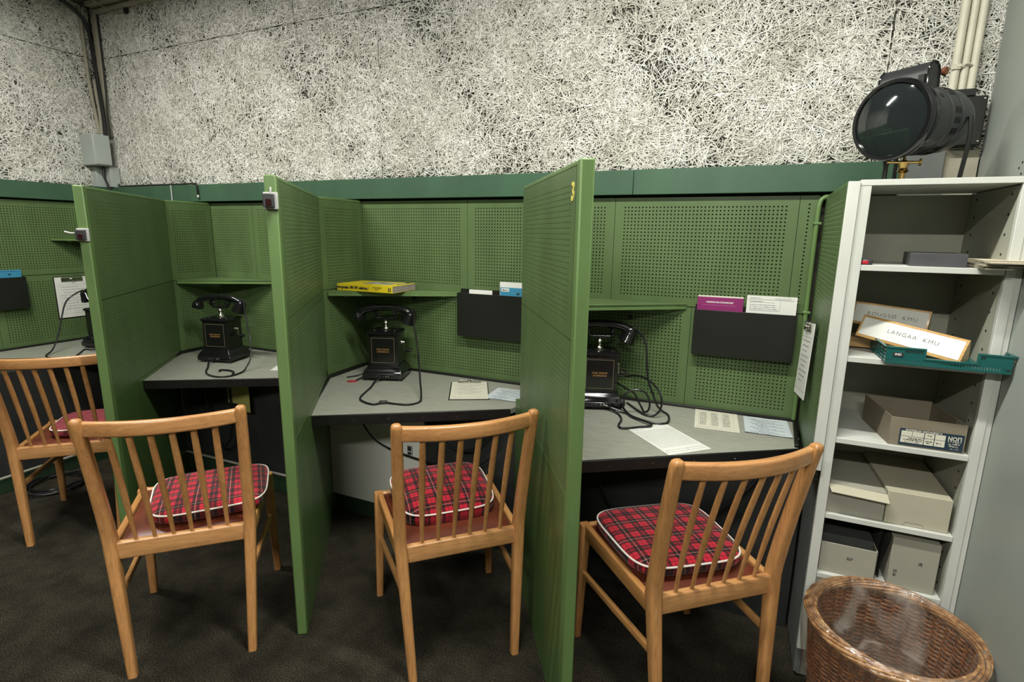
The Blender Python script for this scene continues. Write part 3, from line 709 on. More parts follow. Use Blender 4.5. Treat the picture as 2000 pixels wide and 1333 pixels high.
# ---- things on the bookcase shelves
FB = root('file_box', 'charcoal grey open-ended file box lying on the second shelf', 'file box', (.50,1.90,1.380), rz=R(-8))
w, d, h = .115, .23, .036
sub('case', MB().box(-.07,-.10,.0003, .055,-.098,h).box(-.07,.098,.0003,.055,.10,h).box(-.07,-.098,.0003,-.068,.098,h).box(-.068,-.098,.0003,.055,.098,.002).box(-.068,-.098,h-.002,.055,.098,h), 'file_grey', FB, world=False, bevel=.001)
sub('divider', MB().box(.040,-.096,.003, .042,.096,h-.004).box(.047,-.096,.003,.049,.096,h-.004), 'black_edge', FB, world=False)
z = 1.3805; r = random.Random(5)
for i in range(6):
    t = .004 if i % 2 else .0028; a = R(r.uniform(-7, 7)); x = .598+r.uniform(-.012,.014)
    F_ = root('paper_folder', ['bottom buff folder of the stack beside the file box','second buff folder from the bottom of the stack','third buff folder from the bottom of the stack','fourth buff folder from the bottom of the stack','second buff folder from the top of the stack','top buff folder of the stack sticking out past the bookcase'][i], 'folder', (.5705+.012*i*0, 1.79+r.uniform(-.02,.01), z), rz=a*.5+R(-3), group='buff folders on the second shelf')
    wv = .036 if i < 2 else .105+r.uniform(-.012,.01)
    sub('folder_cover', MB().box(-.010,-.075+.02*(i%2),0, wv if i > 1 else .045,.12,t*.35).box(-.010,-.07+.02*(i%2),t*.75,wv-.004 if i > 1 else .042,.12,t), 'folder' if i % 3 else 'card_pale', F_, world=False)
    sub('papers', MB().box(-.008,-.066+.02*(i%2),t*.4, (wv if i > 1 else .045)-.008,.118,t*.7), 'paper_cream' if i % 2 else 'inkdark', F_, world=False)
    z += t+.0004
SP = root('stapler', 'small red and black desk gadget half hidden at the left end of the second shelf', 'stapler', (.300,1.80,1.3803))
sub('case', MB().box(.0,-.012,0, .028,.03,.016), 'grey_plastic', SP, world=False, bevel=.004)
sub('insert', MB().box(.001,-.0135,.002, .017,-.010,.012), 'red_plastic', SP, world=False, bevel=.002, label='red insert')

# teal letter tray
TR = root('letter_tray', 'teal plastic letter tray jutting out of the third opening', 'tray', (.380,1.731,1.1155), rz=R(-2.2))
W_, D_, H_ = .268, .27, .048
tray = MB()
tray.box(0,0,0, W_,D_,.002)
def lathwall(mb, x0,y0,x1,y1, rows=5, h=H_, notch=False):
    for i in range(rows):
        z0 = .003+i*(h-.004)/rows; mb.wallbox((x0,y0),(x1,y1), .002, z0, z0+(h-.004)/rows*.52, 1)
    mb.wallbox((x0,y0),(x1,y1), .007, h-.003, h, -1)
    n = 7
    for i in range(n+1):
        q = Vector((x0,y0)).lerp(Vector((x1,y1)), i/n); mb.box(q.x-.0012,q.y-.0012,0,q.x+.0012,q.y+.0012,h)
side_ = MB(); lathwall(side_, -.012,D_, 0,0); lathwall(side_, W_,0, W_+.010,D_); lathwall(side_, W_,D_, 0,D_)
sub('tray_base', tray, 'teal', TR, world=False)
sub('slatted_sides', side_, 'teal', TR, world=False)
fr_ = MB().box(0,-.002,0, W_,.001,.006).box(0,-.002,.013, .085,.001,H_-.004).box(.200,-.002,.013, W_,.001,H_-.004).box(.085,-.002,.013,.200,.001,.020)
fr_.box(0,-.004,H_-.004, .088,.003,H_).box(.197,-.004,H_-.004, W_+.012,.003,H_).box(.083,-.004,.018,.088,.003,H_-.004).box(.197,-.004,.018,.202,.003,H_-.004).box(.088,-.004,.018,.197,.003,.022)
for i in range(40): fr_.box(.012+i*.0062,-.0015,.005, .0142+i*.0062,.0005,.0125)
sub('front_wall', fr_, 'teal', TR, world=False)
sl_ = MB()
for i in range(8): sl_.box(.042+i*.005,-.0026,.034, .0447+i*.005,-.0019,.041)
for i in range(2): sl_.box(.205+i*.005,-.0026,.034, .2077+i*.005,-.0019,.041)
sub('front_slots', sl_, 'gap', TR, world=False, smooth=0)
lp = sub('label_strip', MB().box(.014,-.004,.022, .038,-.002,.032), 'inkdark', TR, world=False, label='black embossed label strip')
sub('label_lettering', MB().merge(textmesh('IND', .0085, .0005, bold=.0002), Matrix.Translation((.026,-.0045,.027))), 'white_ink', lp, world=False, smooth=0)

# wooden name signs
def sign(label, LB, RB, text, h=.064, dep=.078, apex=.026):
    """triangular prism lying along LB-RB with a tilted white face"""
    LB, RB = Vector(LB), Vector(RB); x = (RB-LB); L = x.length; x.normalize(); back = Vector((-x.y, x.x, 0)).normalized()
    S = root('name_sign', label, 'sign', tuple((LB+RB)/2), group='wooden station name signs')
    m = Matrix.Identity(4); up = x.cross(back)
    for i, a in enumerate((x, back, up)):
        for k in range(3): m[k][i] = a[k]
    m.translation = LB
    tri = [(0,0),(0,.006),(apex-.003,h),(apex+.005,h),(dep,.006),(dep,0)]; n6 = len(tri)
    vs = [(0,a,c_) for a,c_ in tri]+[(L,a,c_) for a,c_ in tri]; b = MB()
    b.add(vs, [(5,4,3,2,1,0),(6,7,8,9,10,11)]+[(i,(i+1)%n6,n6+(i+1)%n6,n6+i) for i in range(n6)])
    sub('wooden_block', MB().merge(b, m), 'signwood', S, bevel=.001)
    tilt = math.atan2(apex-.003, h-.006); fm_ = m @ Matrix.Translation((0,0,.006)) @ Matrix.Rotation(-tilt, 4, 'X'); fh = math.hypot(apex-.003, h-.006)
    f = sub('paper_face', MB().merge(MB().box(.006,-.0009,.003, L-.006,0,fh-.006), fm_), 'paper', S)
    sub('lettering', MB().merge(textmesh(text, .0165, .0004, squash=1.0, spacing=1.2, bold=-.0003), fm_ @ Matrix.Translation((L*.53,-.0013,fh*.5))), 'inkdark', f, smooth=0)
    return S
sign('front wooden sign reading LANGAA KMU leaning in the teal tray', (.325,1.876,1.164), (.549,1.748,1.126), 'LANGAA  KMU')
sign('rear wooden sign reading ROUGSØ KMU behind the other in the tray', (.320,1.965,1.190), (.507,1.902,1.176), 'ROUGSØ  KMU', .068)
# support block of stacked signs under the rear one
solo('sign_board', MB().box(.315,1.93,1.119, .50,2.02,1.150), 'signwood', 'plain wooden sign block lying in the tray under the lettered ones', 'sign', bevel=.001)

# LION box
LB_ = root('cardboard_box', 'open brown cardboard box with an upside-down LION label', 'box', (.52,1.90,.862))
bx = MB(); x0,x1,ya,yb,zb,zt = .431,.609,1.792,2.02,.8625,.947
def openbox(x0,x1,ya,yb,zb,zt,t=.003, skew=0):
    b = MB(); b.prism([(x0,ya),(x1,ya),(x1-skew,yb),(x0-skew,yb)], zb, zb+t)
    for p, q in (((x0,ya),(x1,ya)),((x1,ya),(x1-skew,yb)),((x1-skew,yb),(x0-skew,yb)),((x0-skew,yb),(x0,ya))): b.wallbox(p, q, t, zb+t, zt, 1)
    return b
sub('box_walls', openbox(x0,x1,ya,yb,zb,zt,.003,.028), 'card', LB_, bevel=.0008)
sub('inner_flap', MB().wallbox((x0-.02,2.005),(x1-.03,2.005), .003, zb+.003, zt+.004, -1), 'card', LB_)
m = frame((.455,1.7918,.8665), (1,0,0), (0,0,1)); 
lb = sub('label', MB().merge(MB().box(0,-.0005,0, .150,.0,.050), m), 'navy', LB_, label='dark blue and cream paper label')
fl_ = MB()
for (a,b,c,d_) in ((.004,.0085,.028,.0255),(.004,.0085,.028,.0255)): pass
cells = [(.004,.028,.030,.043),(.031,.028,.058,.043),(.060,.028,.082,.043),(.084,.028,.108,.043),(.004,.008,.058,.0265),(.060,.008,.082,.0265),(.084,.008,.108,.0265)]
lines(m @ Matrix.Translation((0,-.0008,0)), cells, 'paper_cream', lb, 'form_cells')
flip = Matrix.Rotation(PI, 4, 'Y')
sub('label_lettering', MB().merge(textmesh('LION', .0175, .0004, bold=.0004, squash=.78), m @ Matrix.Translation((.129,-.001,.037)) @ flip), 'paper_cream', lb, smooth=0)
sub('maker_lettering', MB().merge(textmesh('A. LEVISON JUNR. AKTIESELSKAB', .0066, .0004, bold=.0002, squash=.88), m @ Matrix.Translation((.056,-.001,.0467)) @ flip), 'paper_cream', lb, smooth=0)
lines(m @ Matrix.Translation((0,-.0012,0)), scribble(.022,.021,.056,.003,1)+scribble(.010,.016,.056,.003,2)+scribble(.066,.036,.078,.003,3)+scribble(.064,.018,.078,.003,4)+scribble(.088,.016,.10,.003,5)+scribble(.066,.013,.074,.003,6)+scribble(.014,.011,.05,.001,7), 'inkdark', lb)
lines(m @ Matrix.Translation((0,-.0012,0)), scribble(.114,.026,.145,.004,21)+scribble(.116,.019,.142,.005,22)+scribble(.118,.012,.14,.005,23)+scribble(.122,.005,.142,.004,24), 'photo_grey', lb, 'emblem_print')

# shelf of two flat buff boxes, bottom shelf of boxes and envelopes
B4 = root('flat_box', 'closed pale buff box with a lifted front flap, left on its shelf', 'box', (.375,1.95,.613))
sub('box_body', MB().prism([(.300,1.80),(.4515,1.80),(.438,2.11),(.300,2.11)], .6135, .706), 'card_mid', B4, bevel=.0015)
fm = MB().add([(.298,1.797,.7075),(.452,1.797,.703),(.455,1.768,.687),(.305,1.768,.694),(.298,1.797,.7063),(.452,1.797,.7018),(.455,1.768,.6858),(.305,1.768,.6928)], [(0,3,2,1),(4,5,6,7),(0,1,5,4),(1,2,6,5),(2,3,7,6),(3,0,4,7)])
sub('front_flap', fm, 'card_pale', B4, label='paler raised front flap')
B5 = root('flat_box', 'closed pale buff box without a flap, right on its shelf', 'box', (.53,1.95,.613))
sub('box_body', MB().prism([(.4535,1.797),(.610,1.797),(.612,2.11),(.440,2.11)], .6135, .7165), 'card_pale', B5, bevel=.0015)
sub('tuck_tab', MB().tube([(.498,1.7965,.6145),(.506,1.7965,.626),(.548,1.7965,.626),(.552,1.7965,.6145)], .0005, 4), 'ink', B5)
B6 = root('open_carton', 'open grey-buff carton stamped 257 on the left of the lowest shelf', 'box', (.378,1.95,.407))
sub('box_walls', openbox(.301,.4545,1.80,2.11,.4075,.509,.003), 'card_mid', B6, bevel=.001)
sub('papers_inside', MB().box(.306,1.84,.411, .449,2.10,.520), 'card_dark', B6)
sub('stamp', MB().merge(textmesh('257', .012, .0003, bold=.0002, squash=.9), frame((.383,1.7994,.466), (1,0,-.12), (0,0,1))), 'inkdark', B6, smooth=0)
for i, (xa, lean) in enumerate(((.459,.0),(.466,.012))):
    E_ = root('envelope', ['dark grey upright envelope beside the open carton','dark grey crumpled envelope leaning on the tall carton'][i], 'envelope', (xa,1.95,.407), group='dark envelopes on the lowest shelf')
    g = MB(); vs = []; fs = []; n = 6
    for a in range(n+1):
        for b in range(n+1):
            yy = 1.83+.26*a/n; zz = .4075+.165*b/n
            vs.append((xa+lean*(b/n)+.0035*math.sin(a*1.7+b*1.1+i*2), yy-.02*(b/n), zz))
    for a in range(n):
        for b in range(n): k = a*(n+1)+b; fs.append((k,k+n+1,k+n+2,k+1))
    g.add(vs, fs); k = len(vs); g.add([(x+.0022,y,z) for x,y,z in vs], [f[::-1] for f in fs])
    sub('envelope_paper', g, 'card_dark', E_)
B7 = root('tall_carton', 'upright buff carton stamped 26 on the right of the lowest shelf', 'box', (.545,1.95,.407))
sub('box_body', MB().prism([(.486,1.80),(.605,1.80),(.605,2.10),(.49,2.10)], .4075, .570), 'card_mid', B7, bevel=.0015)
sub('stamp', MB().merge(textmesh('26', .013, .0003, bold=.0002, squash=.9), frame((.562,1.7994,.498), (0,0,1), (-1,0,0))), 'inkdark', B7, smooth=0)
sub('stamp', MB().merge(textmesh('97 22', .011, .0003, bold=.0002, squash=.9), frame((.503,1.7994,.455), (0,0,1), (-1,0,0))), 'inkdark', B7, smooth=0)

# ================================================================ pipes, cables, switch gear
for x, r_, lb_ in ((.590,.013,'leftmost cream pipe running up the wall behind the spotlight'), (.616,.011,'middle cream pipe running up the wall behind the spotlight'), (.640,.012,'rightmost cream pipe running up the wall beside the tall cabinet')):
    solo('wall_pipe', MB().tube([(x,2.380,1.93),(x-.0,2.380,2.3),(x,2.380,2.88)], r_, 14), 'cream', lb_, 'pipe', group='cream pipes on the wall')
solo('pipe_clamp', MB().tube([(.580,2.366,2.026),(.603,2.362,2.026),(.606,2.36,2.028),(.612,2.362,2.032),(.620,2.362,2.032),(.630,2.366,2.028)], .003, 6).box(.574,2.363,2.018,.600,2.366,2.034), 'cream', 'small cream saddle clamp holding the pipes behind the spotlight', 'clamp')
SB = root('switch_box', 'flat black box screwed to the wall behind the spotlight', 'electrical box', (.64,2.37,1.77))
sub('housing', MB().box(.598,2.345,1.768, .684,2.40,1.925), 'black_metal', SB, bevel=.004)
for q in ((.675,1.780),(.675,1.915),(.607,1.780)): sub('screw', MB().lathe([(0,0),(.004,0),(.003,.002),(0,.0025)], (q[0],2.345,q[1]), 8, axis=(0,-1,0)), 'chrome', SB)
sub('top_socket', MB().box(.585,2.350,1.927, .650,2.39,1.950), 'black_metal', SB, bevel=.002)
solo('wall_plate', MB().box(.475,2.37,1.60, .600,2.40,1.765), 'grey_side', 'grey sheet plate on the wall under the spotlight', 'plate', bevel=.002)
structure('trim_4', MB().box(.602,2.39,1.60, .70,2.412,1.76), 'beige')

JB = root('junction_box', 'pale grey junction box mounted in the upper left room corner', 'junction box', (-4.05,2.33,1.86))
sub('housing', MB().box(-4.128,2.245,1.862, -3.985,2.350,2.058), 'box_grey', JB, bevel=.004)
sub('cover_lid', MB().box(-3.985,2.250,1.868, -3.979,2.346,2.052), 'box_grey', JB, bevel=.002)
sub('lower_duct', MB().box(-4.125,2.290,1.728, -4.075,2.350,1.860).box(-4.058,2.340,1.728, -4.005,2.400,1.860), 'box_grey', JB, bevel=.002)
for x in (-4.085,-4.055): sub('gland', MB().lathe([(0,0),(.012,0),(.012,.014),(.007,.018),(0,.018)], (x,2.35,2.058), 12), 'box_grey', JB)
def cable(name, pts, r_, mat, label, cat='cable', k=6, group=None, n=8): return solo(name, MB().tube(catmull(pts, k), r_, n), mat, label, cat, group)
GC = 'cables in the room corner'
cable('power_cable', [(-4.015,2.345,2.062),(-4.035,2.36,2.2),(-4.062,2.368,2.40),(-4.078,2.368,2.6),(-4.085,2.365,2.72),(-4.092,2.33,2.80),(-4.10,2.22,2.86),(-4.11,2.0,2.872)], .011, 'cable', 'thick black cable running up the room corner from the junction box', group=GC)
cable('power_cable', [(-4.005,2.372,2.04),(-4.022,2.380,2.2),(-4.026,2.392,2.40),(-4.026,2.396,2.6),(-4.026,2.396,2.82)], .0055, 'cable', 'thinner black cable beside the thick one in the room corner', group=GC)
cable('ribbed_conduit', [(-4.085,2.352,2.078),(-4.098,2.345,2.25),(-4.106,2.34,2.4),(-4.110,2.34,2.6),(-4.112,2.34,2.86)], .011, 'beige', 'beige conduit left of the black cable in the room corner', group=GC)
cable('ribbed_conduit', [(-4.060,2.352,2.078),(-4.070,2.36,2.2),(-4.082,2.362,2.3),(-4.090,2.365,2.42)], .009, 'beige', 'short beige ribbed conduit just above the junction box', group=GC)
solo('corner_duct', MB().prism([(-4.070,2.382),(-4.030,2.382),(-4.030,2.403),(-4.070,2.403)], 2.06, 2.82), 'beige', 'dusty beige cable duct right of the black cable in the room corner', 'duct', bevel=.003)
TK = root('ceiling_duct', 'dusty beige cable trunking along the top of the long wall', 'duct', (-2.5,2.36,2.80))
sub('trunking', MB().box(-4.05,2.372,2.818, .60,2.405,2.840), 'beige', TK, bevel=.004)
sub('upper_strip', MB().box(-4.05,2.34,2.852, .60,2.405,2.880), 'beige', TK, bevel=.003)
cable('signal_wire', [(-3.93,2.27,2.875),(-3.90,2.33,2.845),(-3.86,2.385,2.81),(-3.80,2.398,2.796),(-3.77,2.402,2.795)], .004, 'beige', 'thin pale wire drooping from the ceiling trunking into a wall hole')
solo('wall_plug', MB().lathe([(0,0),(.022,0),(.022,.006),(.018,.008),(0,.004)], (-3.735,2.402,2.805), 16, axis=(0,-1,0)), 'gap', 'black round hole cover near the upper left corner of the long wall', 'wall fitting')
cable('surface_cable', [(-4.018,2.392,1.865),(-4.020,2.392,1.80),(-4.01,2.388,1.752),(-3.97,2.370,1.7345),(-3.83,2.365,1.7335),(-3.58,2.365,1.7335),(-3.34,2.365,1.7335),(-3.195,2.350,1.732),(-3.165,2.341,1.712),(-3.163,2.343,1.66)], .0055, 'cable', 'black cable lying along the top of the dark green rail')
solo('cable_end', MB().lathe([(0,0),(.008,.001),(.009,.012),(.006,.018),(0,.018)], (-3.163,2.343,1.645), 10), 'chrome', 'small white metal end cap of the rail cable', 'cable')
cable('surface_cable', [(-4.055,2.33,1.862),(-4.052,2.325,1.80),(-4.035,2.33,1.75),(-4.02,2.335,1.70)], .0065, 'cable', 'short black cable dropping from the junction box')
cable('rail_conduit', [(-3.413,2.346,1.727),(-3.413,2.346,1.68),(-3.413,2.346,1.628)], .0045, 'box_grey', 'thin pale vertical conduit crossing the green rail')
cable('corner_conduit', [(.262,2.366,1.607),(.248,2.364,1.603),(.236,2.360,1.585),(.233,2.358,1.52),(.234,2.358,1.2),(.237,2.358,.9),(.237,2.358,.7235)], .0085, 'green_edge', 'thin green painted conduit in the corner of the right-hand booth', n=12)
for z_ in (1.508, 1.166): solo('conduit_clip', MB().box(.222,2.348,z_-.005, .249,2.380,z_+.005), 'green_edge', ['upper green clip on the thin green conduit','lower green clip on the thin green conduit'][0 if z_ > 1.3 else 1], 'clip', bevel=.002)

# under the desks
WBd = root('access_panel', 'white laminate panel under the third booth desk', 'panel', (-1.61,2.02,.09))
sub('board', MB().box(-1.90,2.012,.092, -1.322,2.030,.640), 'white_board', WBd, bevel=.002)
s_ = sub('wall_socket', MB().box(-1.415,2.005,.398, -1.385,2.012,.448), 'white_plastic', WBd, bevel=.002, label='small wall socket')
sub('socket_face', MB().box(-1.410,2.0035,.421, -1.390,2.0055,.443).box(-1.410,2.0035,.402,-1.390,2.0055,.414), 'grey_plastic', s_)
solo('heating_pipe', MB().tube([(-3.64,2.012,.112),(-2.2,2.012,.118),(-1.915,2.012,.118)], .007, 8), 'card_mid', 'thin dusty pipe above the skirting under the second booth desk', 'pipe')
solo('heating_pipe', MB().tube([(-3.638,.4,.092),(-3.638,2.0,.092)], .007, 8), 'card_mid', 'thin dusty pipe along the skirting in the far left booth', 'pipe')
cable('hanging_cable', [(-2.78,1.98,.66),(-2.76,1.97,.45),(-2.73,1.96,.30),(-2.66,1.95,.235),(-2.58,1.96,.29),(-2.56,1.97,.45),(-2.58,1.98,.66)], .006, 'cable', 'black cable loop hanging under the second booth desk')
cable('hanging_cable', [(-1.66,1.90,.665),(-1.60,1.90,.58),(-1.50,1.93,.46),(-1.2,1.97,.40),(-1.0,1.98,.44),(-.92,1.99,.55)], .004, 'cable', 'black cable sagging under the third booth desk')
cable('hanging_cable', [(-1.35,1.97,.665),(-1.2,1.97,.52),(-1.05,1.98,.50),(-.92,1.99,.66)], .005, 'cable', 'second black cable sagging behind the middle chair')
cable('hanging_cable', [(-.50,1.93,.665),(-.43,1.92,.45),(-.36,1.93,.38),(-.2,1.95,.33),(-.05,1.97,.42),(.08,1.99,.55),(.14,2.0,.665)], .006, 'cable', 'black cable sagging under the right-hand desk')
cable('coiled_cable', [(-3.50+.13*math.cos(a*.8)*(1+.2*math.sin(a*2.1)), 1.55+.14*math.sin(a*.8)*(1+.25*math.cos(a*1.3)), .012+.006*(a % 3)) for a in range(26)], .006, 'cable', 'tangled black cable on the carpet under the far left desk', k=4)
NT_ = root('hanging_note', 'yellowed paper note hanging under the second booth desk', 'note', (-2.5,1.99,.46))
sub('paper_sheet', MB().box(-2.60,1.985,.50, -2.52,1.9865,.665).box(-2.518,1.98,.465,-2.425,1.9815,.665), 'note', NT_)
NT2 = root('hanging_note', 'dark yellowed paper hanging under the far left desk', 'note', (-3.5,1.9,.5))
sub('paper_sheet', MB().box(-3.62,1.90,.50, -3.38,1.9015,.665), 'note', NT2)

TG = root('tag', 'small red oval tag with a black strap on the third booth desk', 'tag', (-1.765,2.045,.7102), rz=R(25))
sub('tag_disc', MB().prism([(.026*math.cos(a*PI/8), .014*math.sin(a*PI/8)) for a in range(16)], 0, .003), 'red_plastic', TG, world=False, bevel=.001)
sub('strap', MB().tube(catmull([(.018,.008,.004),(.03,.03,.008),(.045,.07,.010),(.05,.10,.02)], 4), .0035, 6).tube(catmull([(.045,.10,.02),(.0,.095,.006),(-.045,.07,.004)], 4), .003, 6), 'cable', TG, world=False)

# ================================================================ spotlight on the bookcase
C1 = Vector((.336,1.885,1.782)); ax = Vector((.215,.235,.022)).normalized()
SL = root('spotlight', 'large black cylindrical signal spotlight standing on the bookcase', 'lamp', (.43,1.96,1.612))
def al(t, r): return (r, t)
body = MB().lathe([(.088,.030),(.092,.034),(.092,.120),(.0945,.123),(.0945,.130),(.091,.133),(.091,.170),(.0935,.173),(.0935,.179),(.090,.182),(.088,.228),(.080,.252),(.060,.266),(0,.272)], C1, 48, axis=ax)
sub('drum', body, 'lamp_paint', SL)
sub('front_rim', MB().lathe([(.098,-.004),(.106,-.004),(.110,.002),(.110,.012),(.104,.018),(.100,.034),(.104,.038),(.104,.046),(.092,.048),(.092,.03),(.096,.01),(.096,-.002),(.098,-.004)], C1, 56, axis=ax, cap=False), 'bakelite', SL)
sub('lens', MB().lathe([(0,-.014),(.03,-.0128),(.06,-.0092),(.08,-.0048),(.0985,.0015),(.0985,.006),(0,.006)], C1, 56, axis=ax), 'glass', SL, label='dark convex glass lens')
e1 = ax.orthogonal().normalized(); up_ = (Vector((0,0,1))-ax*ax.z).normalized(); rt_ = ax.cross(up_)   # right-front direction
for t in (.141,.151,.161):
    for a in range(20):
        if a % 4 == 3: continue
        a0 = a*PI/10+.04; rr = .0917
        ring = []
        pts = [C1+ax*t+(up_*math.cos(a0+q*.06)+rt_*math.sin(a0+q*.06))*rr for q in range(4)]
        sub('vent_slot', MB().tube(pts, .0018, 5), 'gap', SL)
sub('hole', MB().lathe([(0,0),(.008,0),(.008,.001),(0,.001)], C1+ax*.095+(up_*.60+rt_*.80)*.0918, 12, axis=(up_*.60+rt_*.80)), 'gap', SL)
# ventilator cowl lying across the top of the drum
cc = C1+ax*.105+up_*.105; mC = Matrix.Identity(4)
for i, a in enumerate((rt_, ax, up_)):
    for k in range(3): mC[k][i] = a[k]
mC.translation = cc
prof = [(-.026,-.03),(-.026,.020),(-.020,.036),(-.008,.045),(.008,.045),(.020,.036),(.026,.020),(.026,-.03)]
cw = MB().loft([[(x, a, b) for a, b in prof] for x in (-.092,.040)], True)
sub('vent_cowl', MB().merge(cw, mC), 'lamp_paint', SL, bevel=.002)
for x in (.0405,-.0925): sub('cowl_rim', MB().merge(MB().tube([(x,a,b) for a, b in prof], .0028, 6), mC), 'bakelite', SL)
sub('cowl_bracket', MB().merge(MB().box(-.035,-.034,-.045, -.022,-.026,.005), mC), 'black_metal', SL)
sub('cowl_bracket', MB().merge(MB().box(.020,-.034,-.04,.036,-.026,.012), mC), 'black_metal', SL)
sub('leather_tab', MB().merge(MB().lathe([(0,0),(.011,0),(.011,.01),(0,.01)], (.040,.040,.020), 12, axis=(1,0,0)), mC), 'rust', SL, label='rust brown leather tab')
bz = 1.6125
ft = C1+ax*.205
sub('yoke_arm', MB().tube([ft+rt_*.094+Vector((0,0,0)), ft+rt_*.10-Vector((0,0,.06)), Vector((ft.x+rt_.x*.09, ft.y+rt_.y*.09, bz+.004))], .006, 6), 'black_metal', SL)
sub('yoke_arm', MB().tube([ft-rt_*.094, Vector((ft.x-rt_.x*.09, ft.y-rt_.y*.09, bz+.004))], .006, 6), 'black_metal', SL)
fb = C1+ax*.07
sub('front_foot', MB().lathe([(.020,0),(.020,.004),(.007,.010),(.006,.05),(.011,.075),(0,.078)], (fb.x-.028, fb.y+.02, bz), 14), 'black_metal', SL)
sub('gimbal', MB().lathe([(.016,0),(.018,.006),(.008,.014),(.008,.030),(.015,.036),(.010,.044),(.016,.060),(.006,.066),(0,.082)], (fb.x+.012, fb.y+.005, bz), 16), 'brass', SL, label='brass gimbal foot')
sub('gimbal_screw', MB().tube([(fb.x-.03,fb.y+.0,bz+.062),(fb.x+.045,fb.y-.01,bz+.058)], .004, 8).lathe([(0,0),(.010,0),(.010,.006),(0,.006)], (fb.x+.045,fb.y-.01,bz+.058), 10, axis=(1,-.1,0)), 'brass', SL)
sub('base_plate', MB().box(.40,1.90,bz-.0005, .54,2.10,bz+.003), 'black_metal', SL)

# ================================================================ wicker basket with plastic liner
bc = Vector((.452,1.568,0)); HB = .422
def prad(z): return .150+.042*min(1, z/HB)**.9
WBk = root('waste_basket', 'brown round wicker waste basket in front of the bookcase', 'basket', tuple(bc))
st = MB(); NS = 36
for i in range(NS):
    a = 2*PI*i/NS; st.tube([(prad(z)*math.cos(a), prad(z)*math.sin(a), z) for z in (.01,.1,.2,.3,HB-.01)], .0042, 6)
sub('upright_stakes', st, 'wicker', WBk, world=False)
wv = MB(); rows = 62
for rI in range(rows):
    z = .012+rI*(HB-.03)/rows; R0 = prad(z); N = NS*4; ring = []
    for k in range(N):
        a = 2*PI*k/N; ring.append(((R0+.0048*math.cos(NS*a/2+PI*rI))*math.cos(a), (R0+.0052*math.cos(NS*a/2+PI*rI))*math.sin(a), z+.0012*math.sin(a*3+rI)))
    wv.tube(ring, .0035, 6, closed=True)
sub('woven_wall', wv, 'wicker', WBk, world=False)
rm = MB(); Rr = prad(HB)+.001
for sI in range(9):
    ph = 2*PI*sI/9; ring = []; N = 150
    for k in range(N):
        a = 2*PI*k/N; q = ph+a*2; rr = .0115+.0025*math.sin(5*a+sI)
        ring.append(((Rr+rr*math.cos(q))*math.cos(a), (Rr+rr*math.cos(q))*math.sin(a), HB-.002+rr*.95*math.sin(q)))
    rm.tube(ring, .0044, 6, closed=True)
sub('braided_rim', rm, 'wicker_rim', WBk, world=False, label='thick golden braided rim')
sub('base', MB().lathe([(0,.004),(.146,.004),(.146,.012),(0,.012)], (0,0,0), 40), 'wicker', WBk, world=False)
BLn = root('bin_liner', 'clear crinkled plastic liner folded over the basket rim', 'plastic bag', (bc.x, bc.y, .03))
g = MB(); N = 120; rr = random.Random(4)
def crink(a, z): return .004*math.sin(5*a+9*z)+.0028*math.sin(9*a+3+z*12)+.0016*math.sin(17*a+z*21)
prof = []
for j in range(22):
    t = j/21
    if t < .18: r0 = .02+ (prad(.15)-.035)*(t/.18); z = .15+.018*math.sin(t*40)-.03 + .02*(t/.18)
    elif t < .62: q = (t-.18)/.44; z = .15+(HB-.15)*q; r0 = prad(z)-.016-.006*math.sin(q*PI)
    elif t < .75: q = (t-.62)/.13; z = HB+.0165*math.sin(q*PI); r0 = prad(HB)-.016+.035*q
    else: q = (t-.75)/.25; z = HB-.005-.15*q; r0 = prad(HB)+.020+.004*q-.02*q*q
    prof.append((r0, z, t))
rings = []
for (r0, z, t) in prof:
    ring = []
    for k in range(N):
        a = 2*PI*k/N; c = crink(a, z)*(1.0 if not .6 < t < .77 else .12)
        zz = z-.03+(.014*math.sin(5*a+8*t)+.010*math.sin(9*a+t*20)+.05*max(0, math.cos(a-2.6))**8*math.sin(t*16)**2 if t < .2 else 0)
        if t > .8: zz += -.055*(t-.8)/.2*(math.sin(a*2+.6)+.4*math.sin(a*5))
        ring.append(((r0+c)*math.cos(a), (r0+c)*math.sin(a), zz))
    rings.append(ring)
g.loft(rings, cap=True)
sub('film', g, 'film', BLn, world=False, smooth=60)

